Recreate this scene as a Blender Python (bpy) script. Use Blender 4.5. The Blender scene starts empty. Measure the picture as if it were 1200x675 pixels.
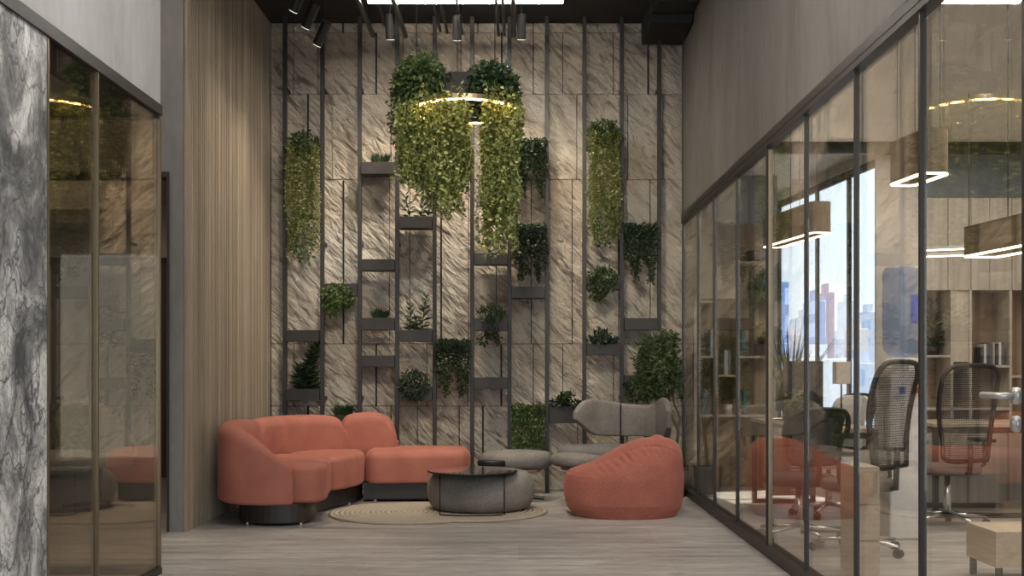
import bpy, bmesh, math, random
from mathutils import Vector, Matrix, noise
random.seed(7)
PI = math.pi
sc = bpy.context.scene
# ------------------------------------------------------------------ camera
F = 1275.0
CX, CY, H = 608.0, 432.0, 1.2
cam = bpy.data.cameras.new('camera'); co = bpy.data.objects.new('camera', cam)
sc.collection.objects.link(co); sc.camera = co
co.location = (0, 0, H); co.rotation_euler = (PI/2, 0, 0)
cam.sensor_width = 36.0; cam.lens = F/1200*36
cam.shift_x = -8/1200; cam.shift_y = 94.5/1200; cam.clip_end = 2000
def X(px, Y): return (px-CX)/F*Y
def Z(py, Y): return H-(py-CY)/F*Y
def YF(py, z=0.0): return F*(H-z)/(py-CY)
# ------------------------------------------------------------------ world, sun, exposure
vs = sc.view_settings
sc.display_settings.display_device = 'sRGB'
vs.view_transform = 'Standard'; vs.look = 'None'; vs.gamma = 1; vs.use_curve_mapping = False
vs.exposure = 0.0
W_STRENGTH = 3.2
LAMP_LINEAR = 130.0
SUN = 14.0
w = bpy.data.worlds.new('sky'); sc.world = w; w.use_nodes = True
nt = w.node_tree; nt.nodes.clear()
wo = nt.nodes.new('ShaderNodeOutputWorld'); bg = nt.nodes.new('ShaderNodeBackground')
tc = nt.nodes.new('ShaderNodeTexCoord'); sx = nt.nodes.new('ShaderNodeSeparateXYZ'); cr = nt.nodes.new('ShaderNodeValToRGB')
nt.links.new(tc.outputs['Generated'], sx.inputs[0]); nt.links.new(sx.outputs[2], cr.inputs[0])
cr.color_ramp.elements[0].position = 0.0; cr.color_ramp.elements[0].color = (0.66, 0.74, 0.82, 1)
cr.color_ramp.elements[1].position = 0.5; cr.color_ramp.elements[1].color = (0.46, 0.56, 0.74, 1)
e = cr.color_ramp.elements.new(0.12); e.color = (0.60, 0.72, 0.86, 1)
nt.links.new(cr.outputs[0], bg.inputs[0]); bg.inputs[1].default_value = W_STRENGTH
nt.links.new(bg.outputs[0], wo.inputs[0])
sd = bpy.data.lights.new('sun', 'SUN'); sd.energy = SUN; sd.angle = 0.02; sd.color = (1, .95, .86)
so = bpy.data.objects.new('sun', sd); sc.collection.objects.link(so)
so.rotation_euler = Vector((0.42, 0.12, 1.0)).to_track_quat('Z', 'Y').to_euler()
try: sc.cycles.max_bounces = 8; sc.cycles.transparent_max_bounces = 24; sc.cycles.caustics_reflective = False
except Exception: pass
def light(name, kind, loc, to, energy, color=(1, 1, 1), size=0.1, sy=None, spot=None, blend=.5):
    d = bpy.data.lights.new(name, kind); d.energy = energy; d.color = color
    if kind == 'AREA':
        d.size = size
        if sy: d.shape = 'RECTANGLE'; d.size_y = sy
    elif kind == 'SPOT':
        d.shadow_soft_size = size; d.spot_size = spot; d.spot_blend = blend
    else: d.shadow_soft_size = size
    o = bpy.data.objects.new(name, d); sc.collection.objects.link(o)
    o.location = loc; o.rotation_euler = (Vector(to)-Vector(loc)).to_track_quat('-Z', 'Y').to_euler()
    return o
# overhead area lights of the rooms (the lounge's front bay, the office, the rear room)
light('lounge_fill_light', 'AREA', (-0.2, 4.6, 4.52), (-0.2, 4.9, 0), 150, (1, .93, .84), 2.6, 4.0)  # unseen fill added above the lounge's front bay
light('office_ceiling_light', 'AREA', (3.3, 6.6, 3.1), (3.3, 6.6, 0), 120, (1, .95, .89), 2.2, 5.0)
light('rear_room_light', 'AREA', (-4.0, 10.0, 2.9), (-4.0, 10.0, 0), 9, (1, .87, .68), 1.6, 1.6)
light('meeting_room_light', 'AREA', (-3.6, 4.2, 2.55), (-3.6, 4.2, 0), 5, (1, .87, .70), 1.4, 1.4)
light('lounge_fill_spot', 'SPOT', (-0.3, 5.4, 4.5), (-0.35, 9.8, 2.2), 380, (1, .90, .74), .10, None, math.radians(66), .8)  # unseen spot added to brighten the vines and sofa
light('corridor_fill_light', 'AREA', (-4.2, 7.2, 4.5), (-4.2, 7.6, 0), 35, (1, .90, .76), 2.6, 1.0)  # unseen light added to lift the wall over the doorway
# ------------------------------------------------------------------ materials
def nmat(name):
    m = bpy.data.materials.new(name); m.use_nodes = True
    t = m.node_tree; b = t.nodes['Principled BSDF']; return m, t, b
def N(t, k, **kw):
    n = t.nodes.new('ShaderNode'+k)
    for a, v in kw.items(): setattr(n, a, v)
    return n
def coords(t, scale=(1, 1, 1), rot=(0, 0, 0), kind='Object'):
    c = N(t, 'TexCoord'); mp = N(t, 'Mapping'); t.links.new(c.outputs[kind], mp.inputs[0])
    mp.inputs['Scale'].default_value = scale; mp.inputs['Rotation'].default_value = rot
    return mp.outputs[0]
def noisef(t, vec, scale, detail=4, rough=.55, dist=0.0):
    n = N(t, 'TexNoise'); t.links.new(vec, n.inputs['Vector'])
    n.inputs['Scale'].default_value = scale; n.inputs['Detail'].default_value = detail
    n.inputs['Roughness'].default_value = rough; n.inputs['Distortion'].default_value = dist
    return n.outputs[0]
def ramp(t, fac, stops):
    r = N(t, 'ValToRGB'); t.links.new(fac, r.inputs[0]); el = r.color_ramp.elements
    while len(el) < len(stops): el.new(.5)
    for e, (p, c) in zip(el, stops):
        e.position = p; e.color = (c if len(c) == 4 else tuple(c)+(1,)) if hasattr(c, '__len__') else (c, c, c, 1)
    return r.outputs[0]
def mixc(t, fac, a, b, mode='MIX'):
    m = N(t, 'Mix', data_type='RGBA', blend_type=mode)
    for s, i in ((fac, 0), (a, 6), (b, 7)):
        if hasattr(s, 'links'): t.links.new(s, m.inputs[i])
        else: m.inputs[i].default_value = s if not hasattr(s, '__len__') else tuple(s)+(1,)*(4-len(s))
    return m.outputs[2]
def bump(t, b, h, strength, dist=.01):
    n = N(t, 'Bump'); n.inputs['Strength'].default_value = strength; n.inputs['Distance'].default_value = dist
    t.links.new(h, n.inputs['Height']); t.links.new(n.outputs[0], b.inputs['Normal'])
def plain(name, col, rough=.5, metal=0.0, var=.08, scale=20, bmp=0.0):
    m, t, b = nmat(name); v = coords(t); n = noisef(t, v, scale)
    c = ramp(t, n, [(.3, tuple(x*(1-var) for x in col)), (.7, tuple(min(1, x*(1+var)) for x in col))])
    t.links.new(c, b.inputs['Base Color']); b.inputs['Roughness'].default_value = rough; b.inputs['Metallic'].default_value = metal
    if bmp: bump(t, b, n, bmp, .005)
    return m
def emit(name, col, s):
    m, t, b = nmat(name); b.inputs['Base Color'].default_value = tuple(col)+(1,)
    b.inputs['Emission Color'].default_value = tuple(col)+(1,); b.inputs['Emission Strength'].default_value = s
    return m
def stone_mat():
    m, t, b = nmat('travertine_stone')
    v = coords(t, (1, 1, 1), (0, math.radians(-46), 0))
    mp = N(t, 'Mapping'); t.links.new(v, mp.inputs[0]); mp.inputs['Scale'].default_value = (1.0, 1, 3.2)
    n1 = noisef(t, mp.outputs[0], 3.0, 7, .6, .9)
    n2 = noisef(t, mp.outputs[0], 6.0, 4, .5, .5)
    mp3 = N(t, 'Mapping'); t.links.new(v, mp3.inputs[0]); mp3.inputs['Scale'].default_value = (1.0, 1, 2.4); n6 = noisef(t, mp3.outputs[0], 2.6, 5, .5, .5)
    v0 = coords(t); n3 = noisef(t, v0, 1.1, 3); n4 = noisef(t, v0, 30, 5, .6)
    base = ramp(t, n3, [(.3, (.46, .375, .28)), (.5, (.54, .47, .375)), (.7, (.60, .55, .475))])
    n5 = noisef(t, v0, .9, 2)
    k1 = N(t, 'Math', operation='MULTIPLY'); t.links.new(ramp(t, n1, [(.36, .95), (.47, 0.0)]), k1.inputs[0]); t.links.new(ramp(t, n5, [(.38, .35), (.6, 1.0)]), k1.inputs[1])
    base = mixc(t, k1.outputs[0], base, (.20, .155, .12))
    base = mixc(t, ramp(t, n2, [(.30, .55), (.40, 0.0)]), base, (.17, .13, .10))
    base = mixc(t, .3, base, ramp(t, n4, [(.3, .3), (.7, .62)]), 'OVERLAY')
    t.links.new(base, b.inputs['Base Color']); b.inputs['Roughness'].default_value = .62
    a = N(t, 'Math', operation='MULTIPLY_ADD'); t.links.new(n2, a.inputs[0]); a.inputs[1].default_value = .6; t.links.new(n1, a.inputs[2])
    a2 = N(t, 'Math', operation='MULTIPLY_ADD'); t.links.new(n6, a2.inputs[0]); a2.inputs[1].default_value = 1.6; t.links.new(a.outputs[0], a2.inputs[2])
    bump(t, b, a2.outputs[0], 1.0, .085)
    return m
def marble_mat():
    m, t, b = nmat('grey_marble')
    v = coords(t, (1, .8, .55), (math.radians(14), 0, 0))
    dn = N(t, 'TexNoise'); t.links.new(v, dn.inputs['Vector']); dn.inputs['Scale'].default_value = 4.0; dn.inputs['Detail'].default_value = 8
    ad = N(t, 'VectorMath', operation='MULTIPLY_ADD'); t.links.new(dn.outputs['Color'], ad.inputs[0]); ad.inputs[1].default_value = (.75, .75, .75); t.links.new(v, ad.inputs[2])
    vo = N(t, 'TexVoronoi', feature='DISTANCE_TO_EDGE'); t.links.new(ad.outputs[0], vo.inputs['Vector']); vo.inputs['Scale'].default_value = 5.0
    vo2 = N(t, 'TexVoronoi', feature='DISTANCE_TO_EDGE'); t.links.new(ad.outputs[0], vo2.inputs['Vector']); vo2.inputs['Scale'].default_value = 15.0
    n1 = noisef(t, v, 3.2, 14, .72, .9); n2 = noisef(t, v, 16, 10, .7); n3 = noisef(t, v, 1.7, 5, .6)
    c = ramp(t, n1, [(.38, (.05, .055, .06)), (.46, (.24, .24, .245)), (.53, (.48, .48, .48)), (.60, (.74, .74, .73))])
    c = mixc(t, .55, c, ramp(t, n2, [(.36, .12), (.5, .5), (.64, .85)]), 'OVERLAY')
    c = mixc(t, ramp(t, vo2.outputs[0], [(0.0, .6), (.07, 0.0)]), c, (.10, .105, .11))
    c = mixc(t, ramp(t, vo.outputs[0], [(0.0, .9), (.05, 0.0)]), c, (.045, .05, .055))
    c = mixc(t, ramp(t, n3, [(.42, .45), (.52, 0.0)]), c, (.10, .105, .11))
    t.links.new(c, b.inputs['Base Color']); b.inputs['Roughness'].default_value = .45; return m
def plaster(name, c0, c1, rough=.8):
    m, t, b = nmat(name); v = coords(t, (1, 1, .35)); n1 = noisef(t, v, 1.6, 6, .6, .6); n2 = noisef(t, v, 14, 6, .65)
    c = ramp(t, n1, [(.3, c0), (.7, c1)]); c = mixc(t, .25, c, ramp(t, n2, [(.3, .3), (.7, .65)]), 'OVERLAY')
    t.links.new(c, b.inputs['Base Color']); b.inputs['Roughness'].default_value = rough; bump(t, b, n2, .15, .01); return m
def wood(name, c0, c1, axis='Z', scale=1.0, rough=.55, seams=0):
    m, t, b = nmat(name); s = {'Z': (14, 14, .7), 'X': (.7, 14, 14), 'Y': (14, .7, 14)}[axis]
    v = coords(t, tuple(q*scale for q in s)); n1 = noisef(t, v, 1.0, 6, .6, .8); n2 = noisef(t, v, 5, 4, .7)
    c = ramp(t, n1, [(.3, c0), (.7, c1)]); c = mixc(t, .3, c, ramp(t, n2, [(.3, .3), (.7, .7)]), 'OVERLAY')
    t.links.new(c, b.inputs['Base Color']); b.inputs['Roughness'].default_value = rough; bump(t, b, n1, .15, .003); return m
def floor_mat():
    m, t, b = nmat('floor_planks')
    v = coords(t); br = N(t, 'TexBrick'); t.links.new(v, br.inputs['Vector'])
    br.inputs['Scale'].default_value = 1.0; br.inputs['Brick Width'].default_value = 1.9; br.inputs['Row Height'].default_value = .62
    br.inputs['Mortar Size'].default_value = .0025; br.inputs['Mortar Smooth'].default_value = .2; br.inputs['Bias'].default_value = 0
    br.inputs['Color1'].default_value = (.45, .45, .45, 1); br.inputs['Color2'].default_value = (.56, .56, .56, 1); br.inputs['Mortar'].default_value = (.36, .36, .36, 1)
    v2 = coords(t, (.55, 6.5, 1)); n1 = noisef(t, v2, 1.4, 8, .65, .5); n2 = noisef(t, v2, 6, 5, .6)
    c = ramp(t, n1, [(.30, (.27, .245, .222)), (.5, (.41, .378, .348)), (.70, (.54, .51, .475))])
    c = mixc(t, .7, c, br.outputs[0], 'OVERLAY'); c = mixc(t, .2, c, ramp(t, n2, [(.3, .3), (.7, .7)]), 'OVERLAY')
    t.links.new(c, b.inputs['Base Color'])
    v4 = coords(t, (1.3, 5, 1), (0, 0, .06)); n4 = noisef(t, v4, 2.6, 10, .75, 1.2); n5 = noisef(t, v, .7, 3)
    c = mixc(t, .75, c, ramp(t, n4, [(.34, .30), (.5, .5), (.66, .66)]), 'OVERLAY'); c = mixc(t, .35, c, ramp(t, n5, [(.35, .36), (.65, .6)]), 'OVERLAY')
    t.links.new(c, b.inputs['Base Color'])
    r = ramp(t, n1, [(.3, .34), (.7, .5)]); t.links.new(r, b.inputs['Roughness']); bump(t, b, n2, .06, .003); return m
def glass_mat(name, tint, ior=1.5, alpha_tint=1.0):
    m = bpy.data.materials.new(name); m.use_nodes = True; t = m.node_tree; t.nodes.clear()
    o = N(t, 'OutputMaterial'); mx = N(t, 'MixShader'); tr = N(t, 'BsdfTransparent'); gl = N(t, 'BsdfGlossy'); fr = N(t, 'Fresnel')
    tr.inputs[0].default_value = tuple(tint)+(1,); gl.inputs['Roughness'].default_value = 0.0; gl.inputs[0].default_value = (1, .96, .88, 1)
    g = N(t, 'NewGeometry'); mr = N(t, 'MapRange'); t.links.new(g.outputs['Backfacing'], mr.inputs[0])
    mr.inputs[3].default_value = ior; mr.inputs[4].default_value = 1/ior   # same reflectance at both faces of the pane
    t.links.new(mr.outputs[0], fr.inputs[0]); t.links.new(fr.outputs[0], mx.inputs[0])
    t.links.new(tr.outputs[0], mx.inputs[1]); t.links.new(gl.outputs[0], mx.inputs[2]); t.links.new(mx.outputs[0], o.inputs[0]); return m
def leaf_mat(name, c0, c1, c2=None):
    m, t, b = nmat(name); g = N(t, 'NewGeometry')
    st = [(0, c0), (.75, c1)] + ([(1, c2)] if c2 else [])
    c = ramp(t, g.outputs['Random Per Island'], st); t.links.new(c, b.inputs['Base Color']); b.inputs['Roughness'].default_value = .45
    tl = N(t, 'BsdfTranslucent'); mx = N(t, 'MixShader'); mx.inputs[0].default_value = .25
    o = t.nodes['Material Output']; t.links.new(c, tl.inputs[0]); t.links.new(b.outputs[0], mx.inputs[1]); t.links.new(tl.outputs[0], mx.inputs[2]); t.links.new(mx.outputs[0], o.inputs[0]); return m
def fabric(name, c0, c1, weave=260, sheen=.3, rough=.9, bmp=.25, fine=True):
    m, t, b = nmat(name); v = coords(t); n1 = noisef(t, v, 5, 4); n2 = noisef(t, coords(t, (1, 1, 3)), weave*.5, 3, .7)
    c = ramp(t, n1, [(.3, c0), (.7, c1)]); c = mixc(t, .4 if fine else .12, c, ramp(t, n2, [(.38, .12), (.62, .88)]), 'OVERLAY')
    t.links.new(c, b.inputs['Base Color']); b.inputs['Roughness'].default_value = rough
    b.inputs['Sheen Weight'].default_value = sheen; b.inputs['Sheen Tint'].default_value = tuple(min(1, x*1.6+.1) for x in c1)+(1,); b.inputs['Sheen Roughness'].default_value = .4
    bump(t, b, n2, bmp, .004); return m
def rug_mat(c1, c2):
    m, t, b = nmat('braided_jute'); v = coords(t)
    ds = []
    for c in (c1, c2):
        s = N(t, 'VectorMath', operation='DISTANCE'); t.links.new(v, s.inputs[0]); s.inputs[1].default_value = (c[0], c[1], 0.0); ds.append(s.outputs['Value'])
    mn = N(t, 'Math', operation='MINIMUM'); t.links.new(ds[0], mn.inputs[0]); t.links.new(ds[1], mn.inputs[1])
    f = N(t, 'Math', operation='MULTIPLY'); t.links.new(mn.outputs[0], f.inputs[0]); f.inputs[1].default_value = 2*PI/.042
    s = N(t, 'Math', operation='SINE'); t.links.new(f.outputs[0], s.inputs[0])
    n = noisef(t, v, 60, 4); c = ramp(t, n, [(.3, (.43, .37, .29)), (.7, (.57, .505, .41))])
    k = ramp(t, s.outputs[0], [(.0, .55), (.18, 0.0)]); c = mixc(t, k, c, (.26, .20, .14))
    t.links.new(c, b.inputs['Base Color']); b.inputs['Roughness'].default_value = .95; bump(t, b, s.outputs[0], .8, .008); return m
M = {}
M['stone'] = stone_mat(); M['marble'] = marble_mat(); M['floor'] = floor_mat()
M['concrete'] = plaster('grey_plaster', (.40, .40, .408), (.53, .53, .54)); M['concrete_dark'] = plaster('dark_plaster', (.17, .165, .155), (.26, .25, .235))
M['taupe'] = plaster('taupe_plaster', (.165, .150, .134), (.265, .245, .222)); M['office_wall'] = plaster('office_wall', (.50, .46, .41), (.58, .54, .49)); M['blue_grey'] = plaster('blue_grey_wall', (.24, .26, .28), (.30, .32, .35))
M['cream'] = plaster('cream_wall', (.62, .55, .45), (.70, .63, .52))
M['black'] = plain('black_ceiling', (.018, .017, .016), .8); M['blackmetal'] = plain('black_metal', (.015, .014, .013), .4, .3)
M['frame'] = plain('dark_frame', (.045, .038, .031), .45, .4); M['planter'] = plain('planter_steel', (.030, .026, .023), .5, .2)
M['bronze'] = plain('bronze', (.22, .17, .11), .35, .7); M['chrome'] = plain('chrome', (.7, .7, .7), .15, 1.0); M['steel'] = plain('brushed_steel', (.62, .60, .57), .35, .6)
M['slat'] = wood('slat_wood', (.27, .212, .155), (.42, .34, .255), 'Z', 1.0); M['oak'] = wood('pale_oak', (.38, .33, .27), (.56, .50, .42), 'Z', .6); M['walnut'] = wood('brown_wood', (.20, .125, .075), (.32, .21, .13), 'Z', .6)
M['walnut_dark'] = wood('dark_panelling', (.07, .05, .035), (.12, .085, .06), 'Z', .6); M['band'] = wood('lamp_wood', (.16, .115, .07), (.29, .215, .135), 'Y', .8); M['desk_wood'] = wood('desk_wood', (.42, .33, .24), (.56, .46, .34), 'Y', .6)
M['tint'] = glass_mat('bronze_glass', (.80, .745, .67), 1.75); M['clear'] = glass_mat('smoked_glass', (.975, .96, .93), 1.62); M['pane'] = glass_mat('window_glass', (.97, .98, .98))
M['coral'] = fabric('coral_velvet', (.335, .112, .078), (.42, .150, .106), 300, .25, .85, .12, False); M['coral2'] = fabric('coral_boucle', (.335, .108, .078), (.41, .140, .100), 220, .3, .95, .3)
M['grey'] = fabric('grey_tweed', (.155, .142, .125), (.235, .215, .19), 150, .1, .95, .5); M['greyd'] = fabric('dark_grey_tweed', (.12, .112, .104), (.175, .163, .15), 150, .1, .95, .5)
M['plinth'] = plain('bronze_plinth', (.040, .034, .029), .4, .3); M['creamf'] = fabric('cream_fabric', (.55, .48, .38), (.62, .55, .45)); M['white'] = plain('white_plastic', (.75, .74, .72), .4)
M['soil'] = plain('soil', (.03, .022, .016), .95, bmp=.6, scale=90)
M['green'] = leaf_mat('green_leaves', (.035, .075, .018), (.11, .17, .045), (.20, .24, .08)); M['dark'] = leaf_mat('dark_leaves', (.010, .025, .010), (.035, .062, .022)); M['olive'] = leaf_mat('olive_leaves', (.10, .13, .03), (.26, .27, .09), (.42, .38, .16)); M['mid'] = leaf_mat('mid_leaves', (.018, .04, .012), (.065, .10, .028), (.16, .20, .07)); M['lit'] = leaf_mat('lit_vine_leaves', (.08, .12, .03), (.27, .31, .10), (.62, .58, .24))  # the vines' brighter leaf colour carries the ring lamp's light
M['bark'] = wood('bark', (.06, .045, .032), (.13, .10, .07), 'Z', 1.5, .9); M['terra'] = plain('terracotta', (.50, .17, .06), .7)
M['led_white'] = emit('linear_led', (1, .93, .84), LAMP_LINEAR); M['led_warm'] = emit('warm_led', (1, .62, .20), 26.0); M['led_pend'] = emit('pendant_led', (1, .88, .70), 6.0); M['spotface'] = emit('spot_face', (1, .92, .82), .8)
M['screen'] = plain('screen_back', (.025, .025, .027), .5); M['meshback'] = plain('mesh_fabric', (.05, .05, .05), .8)
M['shade'] = plain('lamp_shade', (.72, .64, .52), .9); M['water'] = glass_mat('water_bottle', (.64, .74, .93), 1.5); M['label'] = plain('bottle_label', (.05, .10, .50), .4, var=.6, scale=14)
for key in ('slat',):
    t = M[key].node_tree; b = t.nodes['Principled BSDF']; src = b.inputs['Base Color'].links[0].from_socket; gi = N(t, 'NewGeometry')
    t.links.new(mixc(t, .5, src, ramp(t, gi.outputs['Random Per Island'], [(0, .22), (.5, .45), (1, .68)]), 'OVERLAY'), b.inputs['Base Color'])
# ------------------------------------------------------------------ builders
C = sc.collection
class MB:
    def __init__(s): s.v = []; s.f = []
    def add(s, vs_, fs): n = len(s.v); s.v += [Vector(q) for q in vs_]; s.f += [tuple(i+n for i in f) for f in fs]; return s
    def box(s, x0, x1, y0, y1, z0, z1, rot=None, about=None):
        vv = [Vector((x, y, z)) for z in (z0, z1) for y in (y0, y1) for x in (x0, x1)]
        if rot is not None:
            a = Vector(about) if about else sum(vv, Vector())/8; vv = [rot @ (q-a)+a for q in vv]
        return s.add(vv, [(0, 2, 3, 1), (4, 5, 7, 6), (0, 1, 5, 4), (2, 6, 7, 3), (0, 4, 6, 2), (1, 3, 7, 5)])
    def tube(s, pts, r, n=10, caps=True, closed=False):
        pts = [Vector(p) for p in pts]; m = len(pts); rr = r if hasattr(r, '__len__') else [r]*m; vv = []; up = None
        for i, p in enumerate(pts):
            if closed: d = (pts[(i+1) % m]-pts[i-1]).normalized()
            else: d = (pts[min(i+1, m-1)]-pts[max(i-1, 0)]).normalized()
            if up is None: up = Vector((0, 0, 1)) if abs(d.z) < .9 else Vector((1, 0, 0))
            a = d.cross(up).normalized(); b = a.cross(d).normalized(); up = b
            vv += [p+a*math.cos(2*PI*k/n)*rr[i]+b*math.sin(2*PI*k/n)*rr[i] for k in range(n)]
        fs = []
        for i in range(m if closed else m-1):
            j = (i+1) % m
            fs += [(i*n+k, i*n+(k+1) % n, j*n+(k+1) % n, j*n+k) for k in range(n)]
        if caps and not closed: fs += [tuple(range(n))[::-1], tuple(range((m-1)*n, m*n))]
        return s.add(vv, fs)
    def rings(s, rings, cap0=True, cap1=True):
        n = len(rings[0]); vv = [q for r in rings for q in r]; fs = []
        for i in range(len(rings)-1): fs += [(i*n+k, i*n+(k+1) % n, (i+1)*n+(k+1) % n, (i+1)*n+k) for k in range(n)]
        m = len(rings)
        if cap0: fs.append(tuple(range(n))[::-1])
        if cap1: fs.append(tuple(range((m-1)*n, m*n)))
        return s.add(vv, fs)
    def lathe(s, prof, c=(0, 0, 0), n=32, sx=1, sy=1):
        return s.rings([[(c[0]+r*sx*math.cos(2*PI*k/n), c[1]+r*sy*math.sin(2*PI*k/n), c[2]+z) for k in range(n)] for r, z in prof])
    def slab(s, outline, z0, z1, r=.03, crown=0.0, steps=5, rb=None):
        P = [Vector((p[0], p[1], 0)) for p in outline]; n = len(P); rb = r if rb is None else rb
        area = sum(P[i].x*P[(i+1) % n].y-P[(i+1) % n].x*P[i].y for i in range(n))
        if area < 0: P.reverse()
        nor = []
        for i in range(n):
            t = (P[(i+1) % n]-P[i-1]).normalized(); nor.append(Vector((t.y, -t.x, 0)))
        def ring(ins, z): return [tuple(P[i]-nor[i]*ins+Vector((0, 0, z))) for i in range(n)]
        R = []
        for k in range(steps+1):
            a = PI/2*k/steps; R.append(ring(rb*(1-math.sin(a)), z0+rb*(1-math.cos(a))))
        for k in range(steps+1):
            a = PI/2*k/steps; R.append(ring(r*(1-math.cos(a)), z1-r+r*math.sin(a)))
        if crown:
            c = sum(P, Vector())/n
            for q in (.8, .5, .2):
                R.append([tuple((Vector(v)-c)*q+c+Vector((0, 0, 0)))[:2]+(z1+crown*(1-q*q),) for v in ring(r, 0)])
        return s.rings(R)
    def build(s, name, mat, parent=None, smooth=False, bevel=0, sub=0, local=False, origin=None):
        me = bpy.data.meshes.new(name); off = Vector((0, 0, 0))
        if parent is not None:
            if not local:
                q = parent
                while q is not None: off += q.location; q = q.parent
        elif origin is not None: off = Vector(origin)
        else:
            xs = [v.x for v in s.v]; ys = [v.y for v in s.v]; zs = [v.z for v in s.v]
            off = Vector(((min(xs)+max(xs))/2, (min(ys)+max(ys))/2, min(zs)))
        me.from_pydata([v-off for v in s.v], [], s.f); me.update()
        o = bpy.data.objects.new(name, me); C.objects.link(o); me.materials.append(mat)
        if parent is not None: o.parent = parent
        else: o.location = off
        if smooth:
            for p in me.polygons: p.use_smooth = True
        if bevel:
            b = o.modifiers.new('bevel', 'BEVEL'); b.width = bevel; b.segments = 2; b.limit_method = 'ANGLE'
        if sub:
            q = o.modifiers.new('sub', 'SUBSURF'); q.levels = sub; q.render_levels = sub
        return o
def struct(o): o['kind'] = 'structure'; return o
def tag(o, label, cat, group=None):
    o['label'] = label; o['category'] = cat
    if group: o['group'] = group
    return o
def thing(name, label, cat, loc=(0, 0, 0), rz=0.0, group=None):
    o = bpy.data.objects.new(name, None); C.objects.link(o); o.location = loc; o.rotation_euler = (0, 0, rz); o.empty_display_size = .1
    return tag(o, label, cat, group)
def chaikin(P, it=2, closed=True):
    for _ in range(it):
        Q = []; n = len(P)
        for i in range(n if closed else n-1):
            a, b = P[i], P[(i+1) % n]
            Q += [tuple(a[k]*.75+b[k]*.25 for k in range(len(a))), tuple(a[k]*.25+b[k]*.75 for k in range(len(a)))]
        P = Q if closed else [P[0]]+Q+[P[-1]]
    return P
def catmull(P, n=6):
    out = []; m = len(P)
    for i in range(m-1):
        p0, p1, p2, p3 = P[max(i-1, 0)], P[i], P[i+1], P[min(i+2, m-1)]
        for k in range(n):
            t = k/n
            out.append(tuple(.5*((2*p1[j])+(-p0[j]+p2[j])*t+(2*p0[j]-5*p1[j]+4*p2[j]-p3[j])*t*t+(-p0[j]+3*p1[j]-3*p2[j]+p3[j])*t**3) for j in range(len(p1))))
    return out+[tuple(P[-1])]
def sweep_pad(mb, st, r=.09, lean=0.0):
    """st: stations (x, y, z0, z1, thickness); a padded panel following a plan curve, rounded all round"""
    S = catmull(st, 6); m = len(S); R = []
    for i, (x, y, z0, z1, th) in enumerate(S):
        a, b = S[max(i-1, 0)], S[min(i+1, m-1)]; t = Vector((b[0]-a[0], b[1]-a[1], 0)).normalized(); nrm = Vector((t.y, -t.x, 0))
        h = z1-z0; hw = th/2; rr = min(r, hw*.98, h*.45); ring = []
        for (sx_, sz_) in ((1, 0), (1, 1), (0, 1), (0, 0)):
            cxx = (hw-rr)*(1 if sx_ else -1); czz = z1-rr if sz_ else z0+rr*.4
            a0 = {(1, 0): -PI/2, (1, 1): 0, (0, 1): PI/2, (0, 0): PI}[(sx_, sz_)]
            q = rr if sz_ else rr*.4
            for k in range(6):
                an = a0+PI/2*k/5; ox = cxx+rr*math.cos(an); oz = czz+q*math.sin(an)
                ring.append(Vector((x, y, 0))+nrm*(ox+lean*(oz-z0))+Vector((0, 0, oz)))
        R.append(ring)
    def endcap(ring, nxt, d):
        c = sum(ring, Vector())/len(ring); t = (sum(nxt, Vector())/len(nxt)-c); t.z = 0; t = -t.normalized(); o = []
        hw = S[0 if d else -1][4]/2
        for q in (.55, .85, .97):
            s_ = math.sqrt(max(0, 1-q*q)); rin = hw*.75
            lst = []
            for v in ring:
                dv = v-c; L = Vector((dv.x, dv.y, 0)); zz = dv.z
                hz = max(abs(p.z-c.z) for p in ring)
                lst.append(c+L*(s_)+Vector((0, 0, math.copysign(max(0, abs(zz)-min(rin, hz)*(1-s_)*abs(zz)/hz), zz)))+t*rin*q)
            o.append(lst)
        return o
    A = endcap(R[0], R[1], True); B = endcap(R[-1], R[-2], False)
    return mb.rings(list(reversed(A))+R+B)
# leaves ---------------------------------------------------------
rnd = random.Random(11)
def leaf(mb, p, d, up, L, Wd, fold=.15):
    d = d.normalized(); s = d.cross(up)
    if s.length < 1e-3: s = d.cross(Vector((1, 0, 0)))
    s.normalize(); n = s.cross(d)
    mb.add([p, p+d*L*.45+s*Wd*.5+n*fold*Wd, p+d*L, p+d*L*.45-s*Wd*.5+n*fold*Wd], [(0, 1, 2), (0, 2, 3)])
def rv(r=rnd): 
    while True:
        v = Vector((r.uniform(-1, 1), r.uniform(-1, 1), r.uniform(-1, 1)))
        if .05 < v.length < 1: return v.normalized()
def leaves_in(mb, n, pick, L, Wd=None, droop=.3):
    for _ in range(n):
        p = pick(); d = rv()+Vector((0, 0, -droop)); l = L*rnd.uniform(.6, 1.2); leaf(mb, p, d, rv(), l, (Wd or L*.6)*l/L)
def ell(c, r, shell=.45):
    c = Vector(c)
    def f():
        v = rv()*(rnd.uniform(shell, 1)**.6); return c+Vector((v.x*r[0], v.y*r[1], v.z*r[2]))
    return f
def strand(mb, top, length, L, step, wob=.02, kind=0):
    p = Vector(top); q = 0.0; pts = [p.copy()]; ph = rnd.uniform(0, 6); dx, dy = rnd.uniform(-.03, .03), rnd.uniform(-.03, .02)
    while q < length:
        q += step; pp = p+Vector((math.sin(q*9+ph)*wob+dx*q, math.cos(q*7+ph)*wob*.6+dy*q, -q)); pts.append(pp)
        for s_ in (0, 1) if kind else (0,):
            a = rnd.uniform(0, 2*PI); d = Vector((math.cos(a), math.sin(a)-.3, -.5 if not kind else -.25)); leaf(mb, pp, d, rv(), L*rnd.uniform(.7, 1.15), L*.7)
    mb.tube(pts[::3]+[pts[-1]], .0018, 4)
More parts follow.
